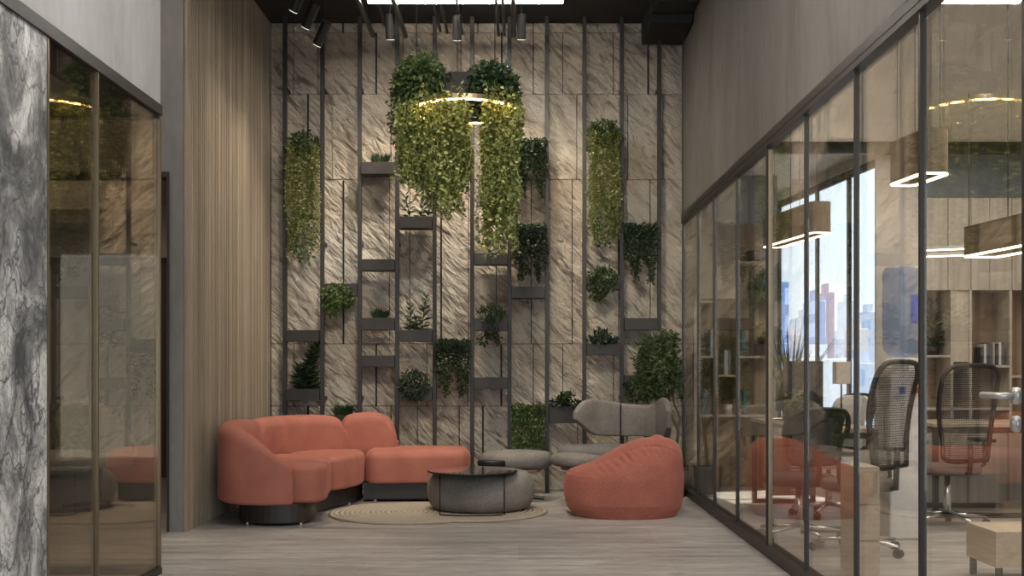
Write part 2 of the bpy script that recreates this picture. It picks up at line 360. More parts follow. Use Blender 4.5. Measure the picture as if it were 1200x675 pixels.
# ------------------------------------------------------------------ THE SETTING
XL, XR, YB, ZC, ZG = -2.44, 1.61, 10.7, 4.6, 2.65
XM = -2.1; YC = 6.375
MB().box(-6.2, 5.4, -2, 13.2, -.12, 0).build('floor', M['floor'], origin=(0, 0, 0)); struct(bpy.data.objects['floor'])
struct(MB().box(-6.3, XR+.1, -2, YB+.2, ZC, ZC+.1).build('ceiling', M['black']))
# back wall: stone panels with joints, one structure mesh
rows = [(27-12, 38.5, [344, 402, 459, 560, 625, 684, 725]), (38.5, 110.5, [344, 372, 441, 472, 540, 588, 625, 659.5, 719, 759.5]), (110.5, 210.5, [361, 389, 458, 489, 534, 596, 676, 736, 777]), (210.5, 403, [402.5, 456, 480, 517, 549, 581.5, 622.5, 670.5, 725, 762]), (403, 476, [344, 372, 441, 500, 548, 587.5, 625, 659.5, 719, 790]), (476, 577, [361, 393, 458, 489, 538, 566, 602, 677, 735, 776])]
g = .004
sb = MB(); jb = random.Random(3)
for (ya, yb, xs) in rows:
    z1, z0 = min(Z(ya, YB), ZC), max(Z(yb, YB), 0); xx = [XL]+[X(q, YB) for q in xs]+[XR]
    for a, b in zip(xx, xx[1:]):
        dd = jb.uniform(0, .008); sb.box(a+g, b-g, YB+dd, YB+.06, z0+g*.7, z1-g*.7)
bw = struct(sb.build('wall_back', M['stone'], origin=(0, 0, 0))); bv = bw.modifiers.new('b', 'BEVEL'); bv.width = .003; bv.segments = 1
struct(MB().box(XL-.1, XR+.1, YB+.05, YB+.2, 0, ZC).build('wall_core', M['blackmetal']))
# dark reveal slots in the stone (wider black joints)
sl = MB()
for px_, ya, yb in [(441, 38.5, 110), (588, 38.5, 110), (759.5, 38.5, 110), (361, 110.5, 182), (402.5, 212, 403), (517, 212, 398), (725, 212, 340), (441, 404, 476), (587.5, 404, 476), (361, 476, 500), (566, 476, 560), (402, 24, 38)]:
    x_ = X(px_, YB); sl.box(x_-.008, x_+.008, YB-.006, YB+.01, Z(yb, YB), Z(ya, YB))
struct(sl.build('trim_1', M['black']))
# slatted wall (left), behind the sofa
YS = 8.02
s_ = MB(); s_.box(XL-.12, XL-.03, YS+.02, YB, 0, ZC)
y = YS+.04
while y < YB-.03:
    s_.box(XL-.035, XL, y, y+.034, 0, ZC); y += .058
struct(s_.build('wall_left', M['slat'], bevel=.004))
struct(MB().box(X(216, YS)+.001, XL+.002, YS-.012, YS+.03, 0, ZC).build('trim_2', M['slat']))
# frontal wall left with a doorway
zl = Z(202, YS); xj = X(199.5, YS)
wfm = MB(); wfm.box(xj, X(216, YS), YS-.02, YS+.1, 0, ZC); wfm.box(-6.2, xj, YS-.02, YS+.1, zl, ZC); wfm.box(-6.2, -4.9, YS-.02, YS+.1, 0, zl)
struct(wfm.build('wall_doorway', M['concrete_dark']))
df = MB(); df.box(xj-.016, xj, YS-.03, YS+.12, 0, zl); df.box(-4.9, xj-.016, YS-.03, YS+.12, zl-.04, zl)
struct(df.build('trim_3', M['frame']))
struct(MB().box(xj-.022, xj-.0165, YS+.0, YS+.1, 0, zl-.04).build('trim_4', M['bronze']))
# rear room shell
rr_ = MB(); rr_.box(-6.2, XL-.12, 12.0, 12.1, 2.42, 3); struct(rr_.build('wall_rear', M['cream']))
struct(MB().box(-6.2, XL-.12, 11.97, 12.1, 0, 2.36).build('wall_rear_panelling', M['walnut_dark'])); struct(MB().box(-6.2, XL-.12, 11.96, 12.1, 2.36, 2.42).build('trim_15', M['blackmetal']))
struct(MB().box(-6.3, -6.2, -2, 12.1, 0, ZC).build('wall_far_left', M['taupe']))
struct(MB().box(XL-.13, XL-.12, YS+.1, 12, 0, 3).build('wall_rear_side', M['walnut_dark']))
struct(MB().box(-6.2, XL-.12, YS+.1, 12.1, 3, 3.1).build('ceiling_rear', M['cream']))
# plaster bulkhead over the glass, marble wall below
struct(MB().box(-6.2, XM, -2, YC, 2.74, ZC).build('wall_bulkhead', M['concrete']))
struct(MB().box(XM-.25, XM, -2, 4.84, 0, 2.68).build('wall_marble', M['marble'], origin=(XM, 3, 0)))
struct(MB().box(XM-.25, XM+.012, -2, YC, 2.68, 2.74).build('trim_5', M['blackmetal']))
struct(MB().box(-6.2, XM, YC-.06, YC+.012, 2.66, 2.74).build('trim_6', M['blackmetal']))
tb = MB(); tb.box(XM-.04, XM+.01, 4.84, YC, 0, .035); tb.box(-6.2, XM, YC-.04, YC+.02, 0, .05); struct(tb.build('trim_7', M['frame']))
mg = MB()
mg.box(XM-.03, XM+.004, 5.42, 5.434, .03, 2.68); mg.box(XM-.03, XM+.004, YC-.02, YC+.004, .03, 2.68); mg.box(XM-.03, XM+.004, 4.84, 4.86, .03, 2.68)
for xq in (-2.95, -3.8, -4.65): mg.box(xq-.012, xq+.012, YC-.03, YC+.004, .05, 2.66)
struct(mg.build('trim_8', M['bronze']))
k = 1
for (a, b) in ((4.86, 5.413), (5.442, YC-.022)):
    struct(MB().box(XM-.018, XM-.008, a, b, .035, 2.68).build('window_%d' % k, M['tint'])); k += 1
for (a, b) in ((-2.938, XM-.03), (-3.788, -2.962), (-4.638, -3.812), (-6.2, -4.662)):
    struct(MB().box(a, b, YC-.018, YC-.008, .05, 2.66).build('window_%d' % k, M['tint'])); k += 1
# right side: upper wall and glazed partition
struct(MB().box(XR, XR+.14, -2, YB+.05, ZG+.07, ZC).build('wall_right', M['taupe'], origin=(XR, 4, 0)))
ys = [2.6, 3.47, 4.37, 5.22, 6.13, 7.03, 8.06, 9.0, 9.82, YB-.01]
tr = MB(); tr.box(XR-.01, XR+.06, -2, YB, ZG+.02, ZG+.07); tr.box(XR-.014, XR+.05, -2, YB, ZG-.018, ZG+.012); struct(tr.build('trim_9', M['frame']))
struct(MB().box(XR-.035, XR+.06, -2, YB, 0, .065).build('trim_10', M['frame']))
ml = MB()
for q in ys:
    wd, dp = (.026, .022) if q in (7.03,) else ((.020, .014) if q in (4.37, 3.47) else (.012, .012))
    ml.box(XR-.002 if dp < .02 else XR-.012, XR+.02+dp*.3, q-wd/2, q+wd/2, .065, ZG)
struct(ml.build('trim_11', M['frame']))
struct(MB().box(XR-.004, XR+.02, 7.0, 7.012, .065, ZG-.04).build('trim_12', M['bronze']))
for a, b in [(-2, 2.6)]+list(zip(ys, ys[1:])):
    if a == 3.47:
        dr = struct(MB().box(XR+.012, XR+.022, a+.02, b-.02, .07, ZG-.05).build('door_1', M['clear']))
        continue
    struct(MB().box(XR+.012, XR+.022, a+.018, b-.018, .065, ZG-.001).build('window_%d' % k, M['clear'])); k += 1
hz = Z(464, 3.52); yh = 3.535
hd = MB(); hd.tube([(XR+.012, yh, hz), (XR-.004, yh, hz)], .028, 24); hd.tube([(XR-.004, yh, hz), (XR-.045, yh, hz), (XR-.05, yh+.015, hz), (XR-.05, yh+.13, hz)], .0105, 12)
hd.build('door_handle', M['steel'], dr, smooth=True)
zk = Z(497, 3.53); hd = MB(); hd.tube([(XR+.012, yh, zk), (XR-.004, yh, zk)], .027, 24); hd.tube([(XR-.003, yh, zk), (XR-.006, yh, zk)], .010, 12); hd.build('lock_plate', M['steel'], dr, smooth=True)
# office shell
struct(MB().rings([[(x_, y_, z_) for x_, y_ in ((XR+.14, -2), (5.4, -2), (5.4, 10.1), (3.57, 10.1), (3.57, 9.64), (3.18, 9.64), (2.82, 12.9), (2.5, 13.2), (XR+.14, 13.2))] for z_ in (3.16, 3.26)]).build('ceiling_office', M['office_wall']))
WA, WB = Vector((2.80, 12.85, 0)), Vector((3.16, 9.62, 0)); wdir = (WB-WA).normalized(); wn = Vector((wdir.y, -wdir.x, 0))
if wn.x < 0: wn = -wn
struct(MB().box(WB.x, X(1082, 9.62), 9.62, 9.66, 0, 3.16).build('wall_pier', M['office_wall']))
struct(MB().box(X(1082, 9.62), 5.4, 9.98, 10.1, 0, 3.16).build('wall_office_back', M['blue_grey']))
struct(MB().box(5.3, 5.4, -2, 10, 0, 3.16).build('wall_office_right', M['office_wall']))
struct(MB().box(XR+.1, 2.62, YB+.34, YB+.44, 0, 3.16).build('wall_office_shelf', M['blue_grey']))
struct(MB().box(XR+.14, 5.3, 9.40, 9.46, 3.06, 3.16).build('trim_13', M['frame']))
def wquad(mb, t0, t1, z0, z1, d0=0.0, d1=.07):
    p = [WA+wdir*t0+wn*d0, WA+wdir*t1+wn*d0, WA+wdir*t1+wn*d1, WA+wdir*t0+wn*d1]
    mb.add([q+Vector((0, 0, z0)) for q in p]+[q+Vector((0, 0, z1)) for q in p], [(0, 3, 2, 1), (4, 5, 6, 7), (0, 1, 5, 4), (1, 2, 6, 5), (2, 3, 7, 6), (3, 0, 4, 7)]); return mb
LW = (WB-WA).length; ZW1 = 3.07; ZW0 = .62
def t_of(px_):
    r = Vector(((px_-CX)/F, 1, 0)); det = r.x*(-wdir.y)+wdir.x*r.y
    return (WA.x*r.y-r.x*WA.y)/(r.x*wdir.y-wdir.x*r.y)
t_a, t_b = max(.3, t_of(908)), LW-.02
wmb = MB(); wquad(wmb, -.3, LW, 0, ZW0); wquad(wmb, -.3, LW, ZW1, 3.16); wquad(wmb, -.3, t_a, ZW0, ZW1); wquad(wmb, t_b, LW, ZW0, ZW1)
struct(wmb.build('wall_window', M['office_wall']))
fm = MB(); wquad(fm, t_a, t_b, ZW1-.07, ZW1, .03, .055); wquad(fm, t_a, t_b, ZW0, ZW0+.05, .03, .055); wquad(fm, t_a, t_a+.06, ZW0, ZW1, .03, .055); wquad(fm, t_b-.05, t_b, ZW0, ZW1, .03, .055)
for q in (953, 990): tq = t_of(q); wquad(fm, tq-.03, tq+.03, ZW0, ZW1, .03, .055)
struct(fm.build('trim_14', M['frame']))
wp = MB(); wquad(wp, t_a, t_b, ZW0+.05, ZW1-.07, .039, .046); struct(wp.build('window_%d' % k, M['pane'])); k += 1
struct(MB().box(2.5, 2.62, YB+.4, 13.2, 0, 3.16).build('wall_nook', M['office_wall']))
struct(MB().box(2.5, 2.9, 13.0, 13.2, 0, 3.16).build('wall_nook_end', M['office_wall']))
# ------------------------------------------------------------------ THE CITY outside the office window
def city_mat(i, c, wc):
    m, t, b = nmat('city_facade_%d' % i); v = coords(t, (1, 1, 1), (PI/2, 0, 0)); br = N(t, 'TexBrick'); t.links.new(v, br.inputs['Vector']); br.offset = 0
    br.inputs['Scale'].default_value = 1; br.inputs['Brick Width'].default_value = 1.5; br.inputs['Row Height'].default_value = 2.4; br.inputs['Mortar Size'].default_value = .5
    br.inputs['Color1'].default_value = tuple(wc)+(1,); br.inputs['Color2'].default_value = tuple(q*1.5 for q in wc)+(1,); br.inputs['Mortar'].default_value = tuple(c)+(1,)
    t.links.new(br.outputs[0], b.inputs['Base Color']); b.inputs['Roughness'].default_value = .7; return m
cm = [city_mat(i, c, wc) for i, (c, wc) in enumerate([((.62, .66, .74), (.34, .42, .56)), ((.25, .38, .66), (.40, .52, .75)), ((.80, .72, .68), (.52, .48, .52)), ((.42, .30, .40), (.30, .26, .42)), ((.72, .76, .82), (.46, .54, .66)), ((.18, .28, .55), (.30, .42, .70))])]
rc = random.Random(5); MB_ = None
wm = plain('city_window', (.10, .14, .24), .2)
city = [(902, 925, 330, 60, 1, 'blue glass tower left of the spiky plant'), (925, 940, 392, 75, 2, 'pale pink block behind the spiky plant'), (938, 962, 372, 95, 4, 'pale block above the dark monitor'), (955, 968, 352, 70, 1, 'blue tower behind the desk lamp, left side'), (968, 978, 342, 88, 3, 'narrow plum coloured tower through the window'), (978, 994, 396, 110, 0, 'low grey block right of the plum tower'), (992, 1006, 352, 120, 4, 'tall pale tower in the middle window pane'), (1004, 1018, 385, 85, 2, 'pinkish block left of the water bottle'), (1016, 1032, 365, 100, 0, 'grey tower nearest the water bottle'), (885, 905, 360, 130, 5, 'deep blue tower at the far left of the window'), (930, 1000, 420, 55, 4, 'wide low white block beyond the desk lamp'), (1000, 1040, 425, 60, 0, 'wide low grey block behind the mesh chair')]
for (pa, pb, py_, Yc, ci, lab) in city:
    Yc *= 1.6; xa, xb = X(pa, Yc), X(pb, Yc); zt = Z(py_, Yc); dp = (xb-xa)*.8+4
    bt = thing('city_building', lab, 'building', ((xa+xb)/2, Yc, -20), 0, 'city buildings outside the office window')
    MB().box(xa, xb, Yc, Yc+dp, -20, zt).build('building_body', cm[ci], bt, bevel=.1)
    MB().box(xa+(xb-xa)*.3, xa+(xb-xa)*.7, Yc+dp*.3, Yc+dp*.7, zt, zt+1.2).build('roof_box', cm[ci], bt)
# ------------------------------------------------------------------ STEEL FRAME WITH PLANTERS
YBAR = 10.5
bars = [334+43.85*i for i in range(11)]
fr = thing('steel_wall_frame', 'dark steel frame of upright bars standing before the stone wall', 'frame', (X(553, YBAR), YBAR, 0))
for i, b in enumerate(bars):
    m = MB(); x_ = X(b, YBAR); z0 = 0 if i != 10 else Z(388, YBAR)
    m.box(x_-.019, x_+.019, YBAR-.02, YBAR+.02, z0, ZC-.002)
    for zz in (.9, 2.4, 3.9):
        if zz > z0: m.box(x_-.012, x_+.012, YBAR+.02, YB+.004, zz, zz+.03)
    m.build('upright_bar', M['planter'], fr, bevel=.002)
def planter(col, ya, yb, label, plant, name='wall_planter', rail=False, group='planters on the steel frame'):
    xa, xb = X(bars[col], YBAR)+.021, X(bars[col+1], YBAR)-.021; z1, z0 = Z(ya, YBAR-.03), Z(yb, YBAR-.03)
    p = thing(name, label, 'planter', ((xa+xb)/2, YBAR, z0), 0, group)
    m = MB(); m.box(xa, xb, YBAR-.06, YBAR-.045, z0, z1); m.box(xa, xb, YBAR+.11, YBAR+.125, z0, z1); m.box(xa, xa+.015, YBAR-.045, YBAR+.11, z0, z1); m.box(xb-.015, xb, YBAR-.045, YBAR+.11, z0, z1); m.box(xa+.015, xb-.015, YBAR-.045, YBAR+.11, z0, z0+.012)
    m.build('box', M['planter'], p, bevel=.002)
    MB().box(xa+.016, xb-.016, YBAR-.044, YBAR+.109, z0+.013, z1-.012).build('soil', M['soil'], p)
    if plant: plant(p, xa, xb, z0, z1)
    return p
def bx_(p, q): return X(p, YBAR), Z(q, YBAR)
def P_tuft(p, xa, xb, z0, z1, c=.55, n=150, h=.12):
    m = MB(); xc = xa+(xb-xa)*c
    for _ in range(n):
        x_ = xc+rnd.uniform(-.06, .06); y_ = YBAR+rnd.uniform(-.03, .05); a = (x_-xc)*9+rnd.uniform(-.35, .35); L = h*rnd.uniform(.6, 1.1)
        q = Vector((x_, y_, z1-.015)); tip = q+Vector((math.sin(a)*L, rnd.uniform(-.05, .03), math.cos(a)*L)); s = Vector((.003, .002, 0)); mid = (q+tip)/2+Vector((0, 0, L*.1))
        m.add([q-s, q+s, mid+s, mid-s, tip], [(0, 1, 2, 3), (3, 2, 4)])
    m.build('grass_tuft', M['dark'], p)
def stem_leafy(m, base, h, n, L, lean=0.0, flat=.25):
    pts = [base+Vector((lean*(q/8)**1.5*h, 0, h*q/8)) for q in range(9)]; m.tube(pts, .004, 5)
    for i in range(n):
        t = i/(n-1); q = base+Vector((lean*t**1.5*h, 0, h*t)); a = i*2.4; l = L*(1-.45*t)*rnd.uniform(.8, 1.1)
        d = Vector((math.cos(a), math.sin(a)*.7, flat+.9*t*t)); leaf(m, q, d, Vector((0, -.6, 1)), l*1.15, l*.5)
def P_stems(specs, mat='dark', L=.11):
    def f(p, xa, xb, z0, z1):
        for (c, h, lean, n) in specs:
            m = MB(); stem_leafy(m, Vector((xa+(xb-xa)*c, YBAR+.02, z1-.014)), h, n, L, lean); m.build('stem', M[mat], p)
    return f
def P_cloud(parts, mat, L=.035, droop=.4):
    """parts: (cx px, cy py, rx px, rz px, n, depth)"""
    def f(p, xa, xb, z0, z1):
        m = MB()
        for (cx, cy, rx, rz, n, dep) in parts:
            x_, z_ = bx_(cx, cy); k = YBAR/F; leaves_in(m, n, ell((x_, YBAR-.05, z_), (rx*k, dep, rz*k)), L, droop=droop)
        m.build('foliage', M[mat], p)
    return f
def P_string(px0, px1, py0, long_, short_, mat='dark'):
    def f(p, xa, xb, z0, z1):
        m = MB(); top = Z(py0, YBAR-.09)
        for i in range(17):
            t = (i+.5)/17; ph = abs(((t*2) % 1.0)-.62); L = (long_-(long_-short_)*min(1, max(0, (ph-.12)/.3)))/F*YBAR*rnd.uniform(.86, 1.03)
            x_ = X(px0+(px1-px0)*t, YBAR)
            strand(m, (x_, YBAR-.085+rnd.uniform(-.02, .02), top), L, .034, .013, .006, 1)
            leaves_in(m, 16, ell((x_, YBAR-.04, top+.005), (.02, .06, .02), 0), .034)
        m.build('foliage', M[mat], p)
    return f
def P_column(px0, px1, pyt, pyb):
    def f(p, xa, xb, z0, z1):
        k = YBAR/F; cx = (px0+px1)/2; hw = (px1-px0)/2
        m = MB(); x_, z_ = bx_(cx, pyt+16); leaves_in(m, 650, ell((x_, YBAR-.05, z_), (hw*k, .13, 17*k)), .042)
        m.build('crown_foliage', M['mid'], p)
        m = MB(); h = pyb-pyt
        for _ in range(60):
            xx = X(rnd.uniform(px0+3, px1-3), YBAR); strand(m, (xx, YBAR-.10+rnd.uniform(-.04, .04), Z(pyt+14, YBAR)), (h-20)*k*rnd.uniform(.45, 1), .034, .024, .02)
        m.build('trailing_foliage', M['olive'], p)
        m = MB(); x_, z_ = bx_(cx, pyb-h*.22); leaves_in(m, 520, ell((x_, YBAR-.09, z_), (hw*k*.9, .09, h*.24*k)), .040, droop=.8)
        m.build('lower_foliage', M['green'], p)
    return f
planter(2, 190.4, 204.3, 'planter with small grass tuft beside the glowing hanging vines', lambda *a: P_tuft(*a))
planter(3, 254, 267.5, 'planter with dark leaves directly under the hanging vines', P_stems([(.3, .22, -.2, 14), (.62, .17, .3, 12), (.85, .1, .2, 8)]))
planter(2, 304, 317, 'bare planter box left of the stone panel, third highest in its column', None)
planter(2, 372.7, 386.7, 'planter with grass tuft just above a bare box, beside the leafy stems', lambda *a: P_tuft(*a))
planter(3, 386.7, 400.3, 'planter with two upright leafy stems above the round dark bush', P_stems([(.32, .24, 0, 18), (.68, .33, .12, 26), (.5, .12, 0, 8)]))
planter(2, 416.6, 430, 'bare planter box just below the one with a grass tuft', None)
planter(0, 387, 400.5, 'bare planter box above the tall dark conifer-like plant', None)
planter(0, 455.7, 469.6, 'lowest left planter with one tall dark tapering plant', P_stems([(.55, .42, .25, 64), (.42, .22, -.1, 22), (.7, .14, .2, 16)], L=.14))
planter(1, 332.6, 346.5, 'planter with round bright bush, leftmost of the small bushes', P_cloud([(397, 348, 20, 17, 700, .13), (390, 362, 9, 9, 120, .08)], 'green', .042))
planter(0, 172, 186, 'planter with long trailing olive foliage near the slatted wall', P_column(337, 377, 156, 306))
planter(3, 455.7, 469, 'planter hidden under a wide dark rounded bush', P_cloud([(486, 452, 19, 19, 1100, .14)], 'dark', .032, .1))
planter(4, 402, 414, 'planter with dark string plant hanging above the chaise', P_string(510, 551, 400, 66, 36))
planter(1, 487, 501, 'low planter with grass tuft peeking over the sofa back', lambda *a: P_tuft(*a, n=220, h=.13))
planter(5, 297, 310, 'bare planter box below the longest glowing vine', None)
planter(6, 336, 349.5, 'bare planter box under the hanging dark strands, right of centre', None)
planter(6, 266, 279, 'lower dark string planter directly right of the vines', P_string(600, 640, 264, 68, 40))
planter(6, 166, 179, 'upper dark string planter directly right of the vines', P_string(600, 640, 164, 66, 36))
planter(5, 373, 387.5, 'planter with bushy fern trailing loose dots below its box', P_cloud([(576, 368, 18, 13, 520, .12), (575, 384, 10, 16, 260, .06), (566, 398, 7, 8, 60, .04), (583, 396, 5, 10, 60, .04)], 'dark', .030, .5))
planter(5, 442.4, 455.7, 'bare planter box under the trailing bushy fern', None)
planter(6, 476, 489, 'planter with square dense hedge panel above the ottoman', P_cloud([(620, 499, 1, 1, 5, .01)], 'green', .03))
planter(7, 476, 495.7, 'deeper planter box with small leafy plant beside the grey chair', P_cloud([(660, 470, 9, 8, 150, .08), (664, 464, 6, 5, 60, .05), (675, 474, 7, 3, 50, .05), (650, 473, 6, 4, 50, .05)], 'dark', .05, -.2))
planter(8, 403, 416, 'planter with low leafy sprigs above the grey chair back', P_cloud([(705, 395, 10, 9, 170, .09), (696, 398, 8, 4, 60, .06), (717, 400, 8, 3, 60, .05)], 'dark', .05, -.2))
planter(8, 160, 174, 'planter with long trailing olive foliage on the right side', P_column(687, 727, 142, 292))
planter(8, 325, 339, 'planter with round bright bush, rightmost of the small bushes', P_cloud([(706, 328, 19, 16, 700, .13), (700, 345, 10, 8, 130, .08)], 'mid', .042))
planter(9, 266, 279, 'planter with twin dark strands, rightmost on the stone wall', P_string(731, 770, 264, 68, 40))
planter(9, 373, 386.5, 'bare planter box at the frame end, above the potted tree', None)
planter(9, 440, 454, 'planter with dark leaves partly hidden behind the potted tree', P_cloud([(740, 450, 12, 8, 160, .1), (745, 464, 13, 6, 120, .06)], 'dark', .04))
hp = [o for o in bpy.data.objects if o.get('label', '').startswith('planter with square')][0]
m = MB(); k_ = YBAR/F
for _ in range(1700):
    leaf(m, Vector((X(rnd.uniform(600, 638), YBAR), YBAR-.06-rnd.uniform(0, .06), Z(rnd.uniform(473, 523), YBAR))), rv()+Vector((0, -.5, -.2)), rv(), .03, .02)
for ch in list(hp.children):
    if ch.name.startswith('foliage'): bpy.data.objects.remove(ch)
m.build('foliage', M['green'], hp)
# ------------------------------------------------------------------ RING LAMP with vines
YR = 8.8; xr = X(545, YR); zr = Z(132, YR); RR = .415
rl = thing('ring_lamp', 'hanging gold ring lamp overgrown with vines, hung on thin cords', 'lamp', (xr, YR, zr))
n = 72
def ringmesh(r0, r1, z0, z1):
    m = MB(); sec = [(r0, z0), (r1, z0), (r1, z1), (r0, z1)]; vv = []; fs = []
    for i in range(n):
        a = 2*PI*i/n; vv += [(xr+r*math.cos(a), YR+r*math.sin(a), z) for r, z in sec]
    for i in range(n):
        j = (i+1) % n; fs += [(i*4+k, i*4+(k+1) % 4, j*4+(k+1) % 4, j*4+k) for k in range(4)]
    return m.add(vv, fs)
ringmesh(RR-.02, RR+.02, zr+.012, zr+.05).build('ring', M['bronze'], rl, bevel=.003)
ringmesh(RR-.008, RR+.008, zr+.002, zr+.0119).build('light_strip', M['led_warm'], rl)
zt = zr+.05
m = MB(); xt0, xt1 = X(487, YR), X(603, YR); m.box(xt0, xt1, YR-.1, YR+.1, zr+.03, Z(124, YR)+.0); m.build('trough', M['planter'], rl, bevel=.003)
m = MB(); m.box(X(521, YR), X(556, YR), YR-.11, YR+.11, Z(124, YR)+.001, Z(88, YR)); m.build('box', M['black'], rl, bevel=.003)
for q in (488, 536, 580):
    x_ = X(q, YR); MB().tube([(x_, YR, Z(90, YR) if q == 536 else zr+.04), (x_, YR, ZC)], .004, 6).build('cord', M['blackmetal'], rl)
k_ = YR/F
def cl(px_, py_, rx, rz, n_, dep, L=.045, droop=.3, sh=.35):
    m = MB(); leaves_in(m, n_, ell((X(px_, YR), YR, Z(py_, YR)), (rx*k_, dep, rz*k_), sh), L, droop=droop); return m
m = cl(494, 100, 34, 34, 3200, .32, .05)
m2 = cl(498, 72, 18, 12, 160, .15); m.add(m2.v, m2.f); m2 = cl(470, 135, 16, 45, 420, .22); m.add(m2.v, m2.f); m2 = cl(530, 95, 14, 8, 90, .16); m.add(m2.v, m2.f)
m.build('crown_foliage', M['mid'], rl)
m = cl(577, 106, 32, 34, 3200, .32, .05); m2 = cl(597, 130, 12, 30, 420, .2); m.add(m2.v, m2.f); m2 = cl(555, 92, 12, 9, 200, .15); m.add(m2.v, m2.f)
m.build('crown_foliage', M['dark'], rl)
def curtain(mb, pxa, pxb, fn, n_, L=.039):
    for _ in range(n_):
        q = rnd.uniform(pxa, pxb); t = (q-pxa)/(pxb-pxa); bot = fn(t)
        a = rnd.uniform(-1, 1); yy = YR+a*.33
        strand(mb, (X(q, YR), yy, Z(rnd.uniform(124, 134), YR)), (bot-128)*k_*rnd.uniform(.62, 1.03), L, .021, .022)
m = MB(); curtain(m, 468, 549, lambda t: 205+52*min(1, t*1.35) if t < .9 else 215, 235); m.build('vine_curtain', M['lit'], rl)
m = MB()
for _ in range(150):
    a = rnd.uniform(0, 2*PI)
    if -.02 < RR*math.cos(a)-X(557, YR)+xr < .0 or abs(xr+RR*math.cos(a)-X(557, YR)) < .07: continue
    strand(m, (xr+(RR+.035)*math.cos(a), YR+(RR+.035)*math.sin(a), zr+rnd.uniform(.03, .16)), rnd.uniform(.08, .34), .046, .022, .02)
m.build('vine_fringe', M['lit'], rl)
m = MB(); curtain(m, 565, 606, lambda t: 300-14*abs(t-.4), 105); m.build('vine_curtain', M['lit'], rl)
# ------------------------------------------------------------------ CEILING fittings
lx0, lx1, YL = X(430, 9.4), X(661, 9.4), 9.4; zL = Z(3, YL)
ll = thing('linear_lamp', 'long white linear lamp across the black ceiling', 'lamp', ((lx0+lx1)/2, YL, zL))
MB().box(lx0, lx1, YL-.03, YL+.03, zL+.012, zL+.07).build('housing', M['blackmetal'], ll, bevel=.002)
MB().box(lx0+.01, lx1-.01, YL-.026, YL+.026, zL, zL+.0119).build('light_strip', M['led_white'], ll)
for q in (lx0+.3, lx1-.3): MB().tube([(q, YL, zL+.07), (q, YL, ZC)], .003, 6).build('cord', M['blackmetal'], ll)
WARM = (1, .87, .68)
def spot(px_, py_, Y_, tilt, label, aim, en):
    x_ = X(px_, Y_); z_ = Z(py_, Y_)
    s = thing('spotlight', label, 'spotlight', (x_, Y_, z_), 0, 'black ceiling spotlights'); L = .22; r = .042
    d = Vector(tilt).normalized(); c = Vector((x_, Y_, z_)); m = MB(); m.tube([c-d*L/2, c+d*L/2], r, 24); m.build('body', M['blackmetal'], s, bevel=.002)
    MB().tube([c+d*(L/2+.001), c+d*(L/2+.006)], r*.85, 20).build('lens', M['spotface'], s)
    m = MB(); m.tube([c-d*.04, Vector((x_, Y_, z_+.16)), Vector((x_, Y_, ZC))], .008, 8); m.box(x_-.03, x_+.03, Y_-.03, Y_+.03, ZC-.02, ZC); m.build('bracket', M['blackmetal'], s)
    light('spot_light', 'SPOT', c+d*(L/2+.03), aim, en, WARM, .03, None, math.radians(84), .9)
spot(457, 31, 9.75, (0, .35, -1), 'upright black spotlight, leftmost of the three over the lamp', (-1.5, 10.7, 1.6), 95)
spot(535.5, 32, 9.75, (0, .35, -1), 'upright black spotlight in the middle, behind the lamp cord', (-.6, 10.7, 1.6), 95)
spot(611, 31, 9.75, (0, .35, -1), 'upright black spotlight, rightmost of the three over the lamp', (.4, 10.7, 1.6), 95)
spot(377.5, 39, 9.5, (-.45, .35, -.8), 'tilted black spotlight hanging lowest near the slatted wall', (-2.3, 9.6, 1.5), 50)
spot(364, 18, 9.2, (-.45, .35, -.8), 'tilted black spotlight, middle of the slanting three', (-2.3, 8.9, 1.5), 40)
spot(350, -2, 8.8, (-.45, .35, -.8), 'tilted black spotlight cut by the top edge of the photo', (-2.3, 8.4, 1.5), 30)
for i, (px_, py_, side) in enumerate([(437, 43, 'leftmost, beside the tilted spotlights'), (452, 30, 'second from left, ending highest'), (475, 44, 'third from left, right of the left upright spotlight'), (516, 38, 'thin, left of the middle spotlight'), (524, 40, 'touching the middle spotlight on its left'), (541.5, 41, 'touching the middle spotlight on its right'), (584, 43, 'left of the thin pair before the right spotlight'), (591, 43, 'middle of the trio by the right spotlight'), (602, 43, 'closest to the right upright spotlight')]):
    Ye = 10.28; x_ = X(px_, Ye); z_ = Z(py_-2, Ye); r = .024 if i in (0, 1, 2, 8) else .014
    m = MB(); m.tube([(x_, 6.5, z_), (x_, Ye, z_)], r, 14)
    for yy in (7.2, 8.6, 10.0): m.tube([(x_, yy, z_), (x_, yy, ZC)], .006, 6)
    tag(m.build('ceiling_pipe', M['blackmetal'], smooth=False), 'black ceiling pipe, '+side, 'pipe', 'black pipes under the ceiling')
dt = thing('air_duct', 'black boxed air duct in the right ceiling corner', 'duct', (1.385, 10.2, 4.36))
MB().box(X(752, 10.6), XR-.015, 9.95, 10.64, 4.365, ZC-.002).build('duct_body', M['black'], dt, bevel=.01)
MB().box(X(752, 10.6)+.02, XR-.03, 9.6, 9.949, 4.44, ZC-.002).build('duct_neck', M['black'], dt, bevel=.01)
tk = MB().box(-2.3, 1.15, 9.72, 9.76, ZC-.04, ZC-.001).build('spotlight_track', M['blackmetal']); tag(tk, 'thin black track rail along the ceiling holding upright spotlights', 'track')
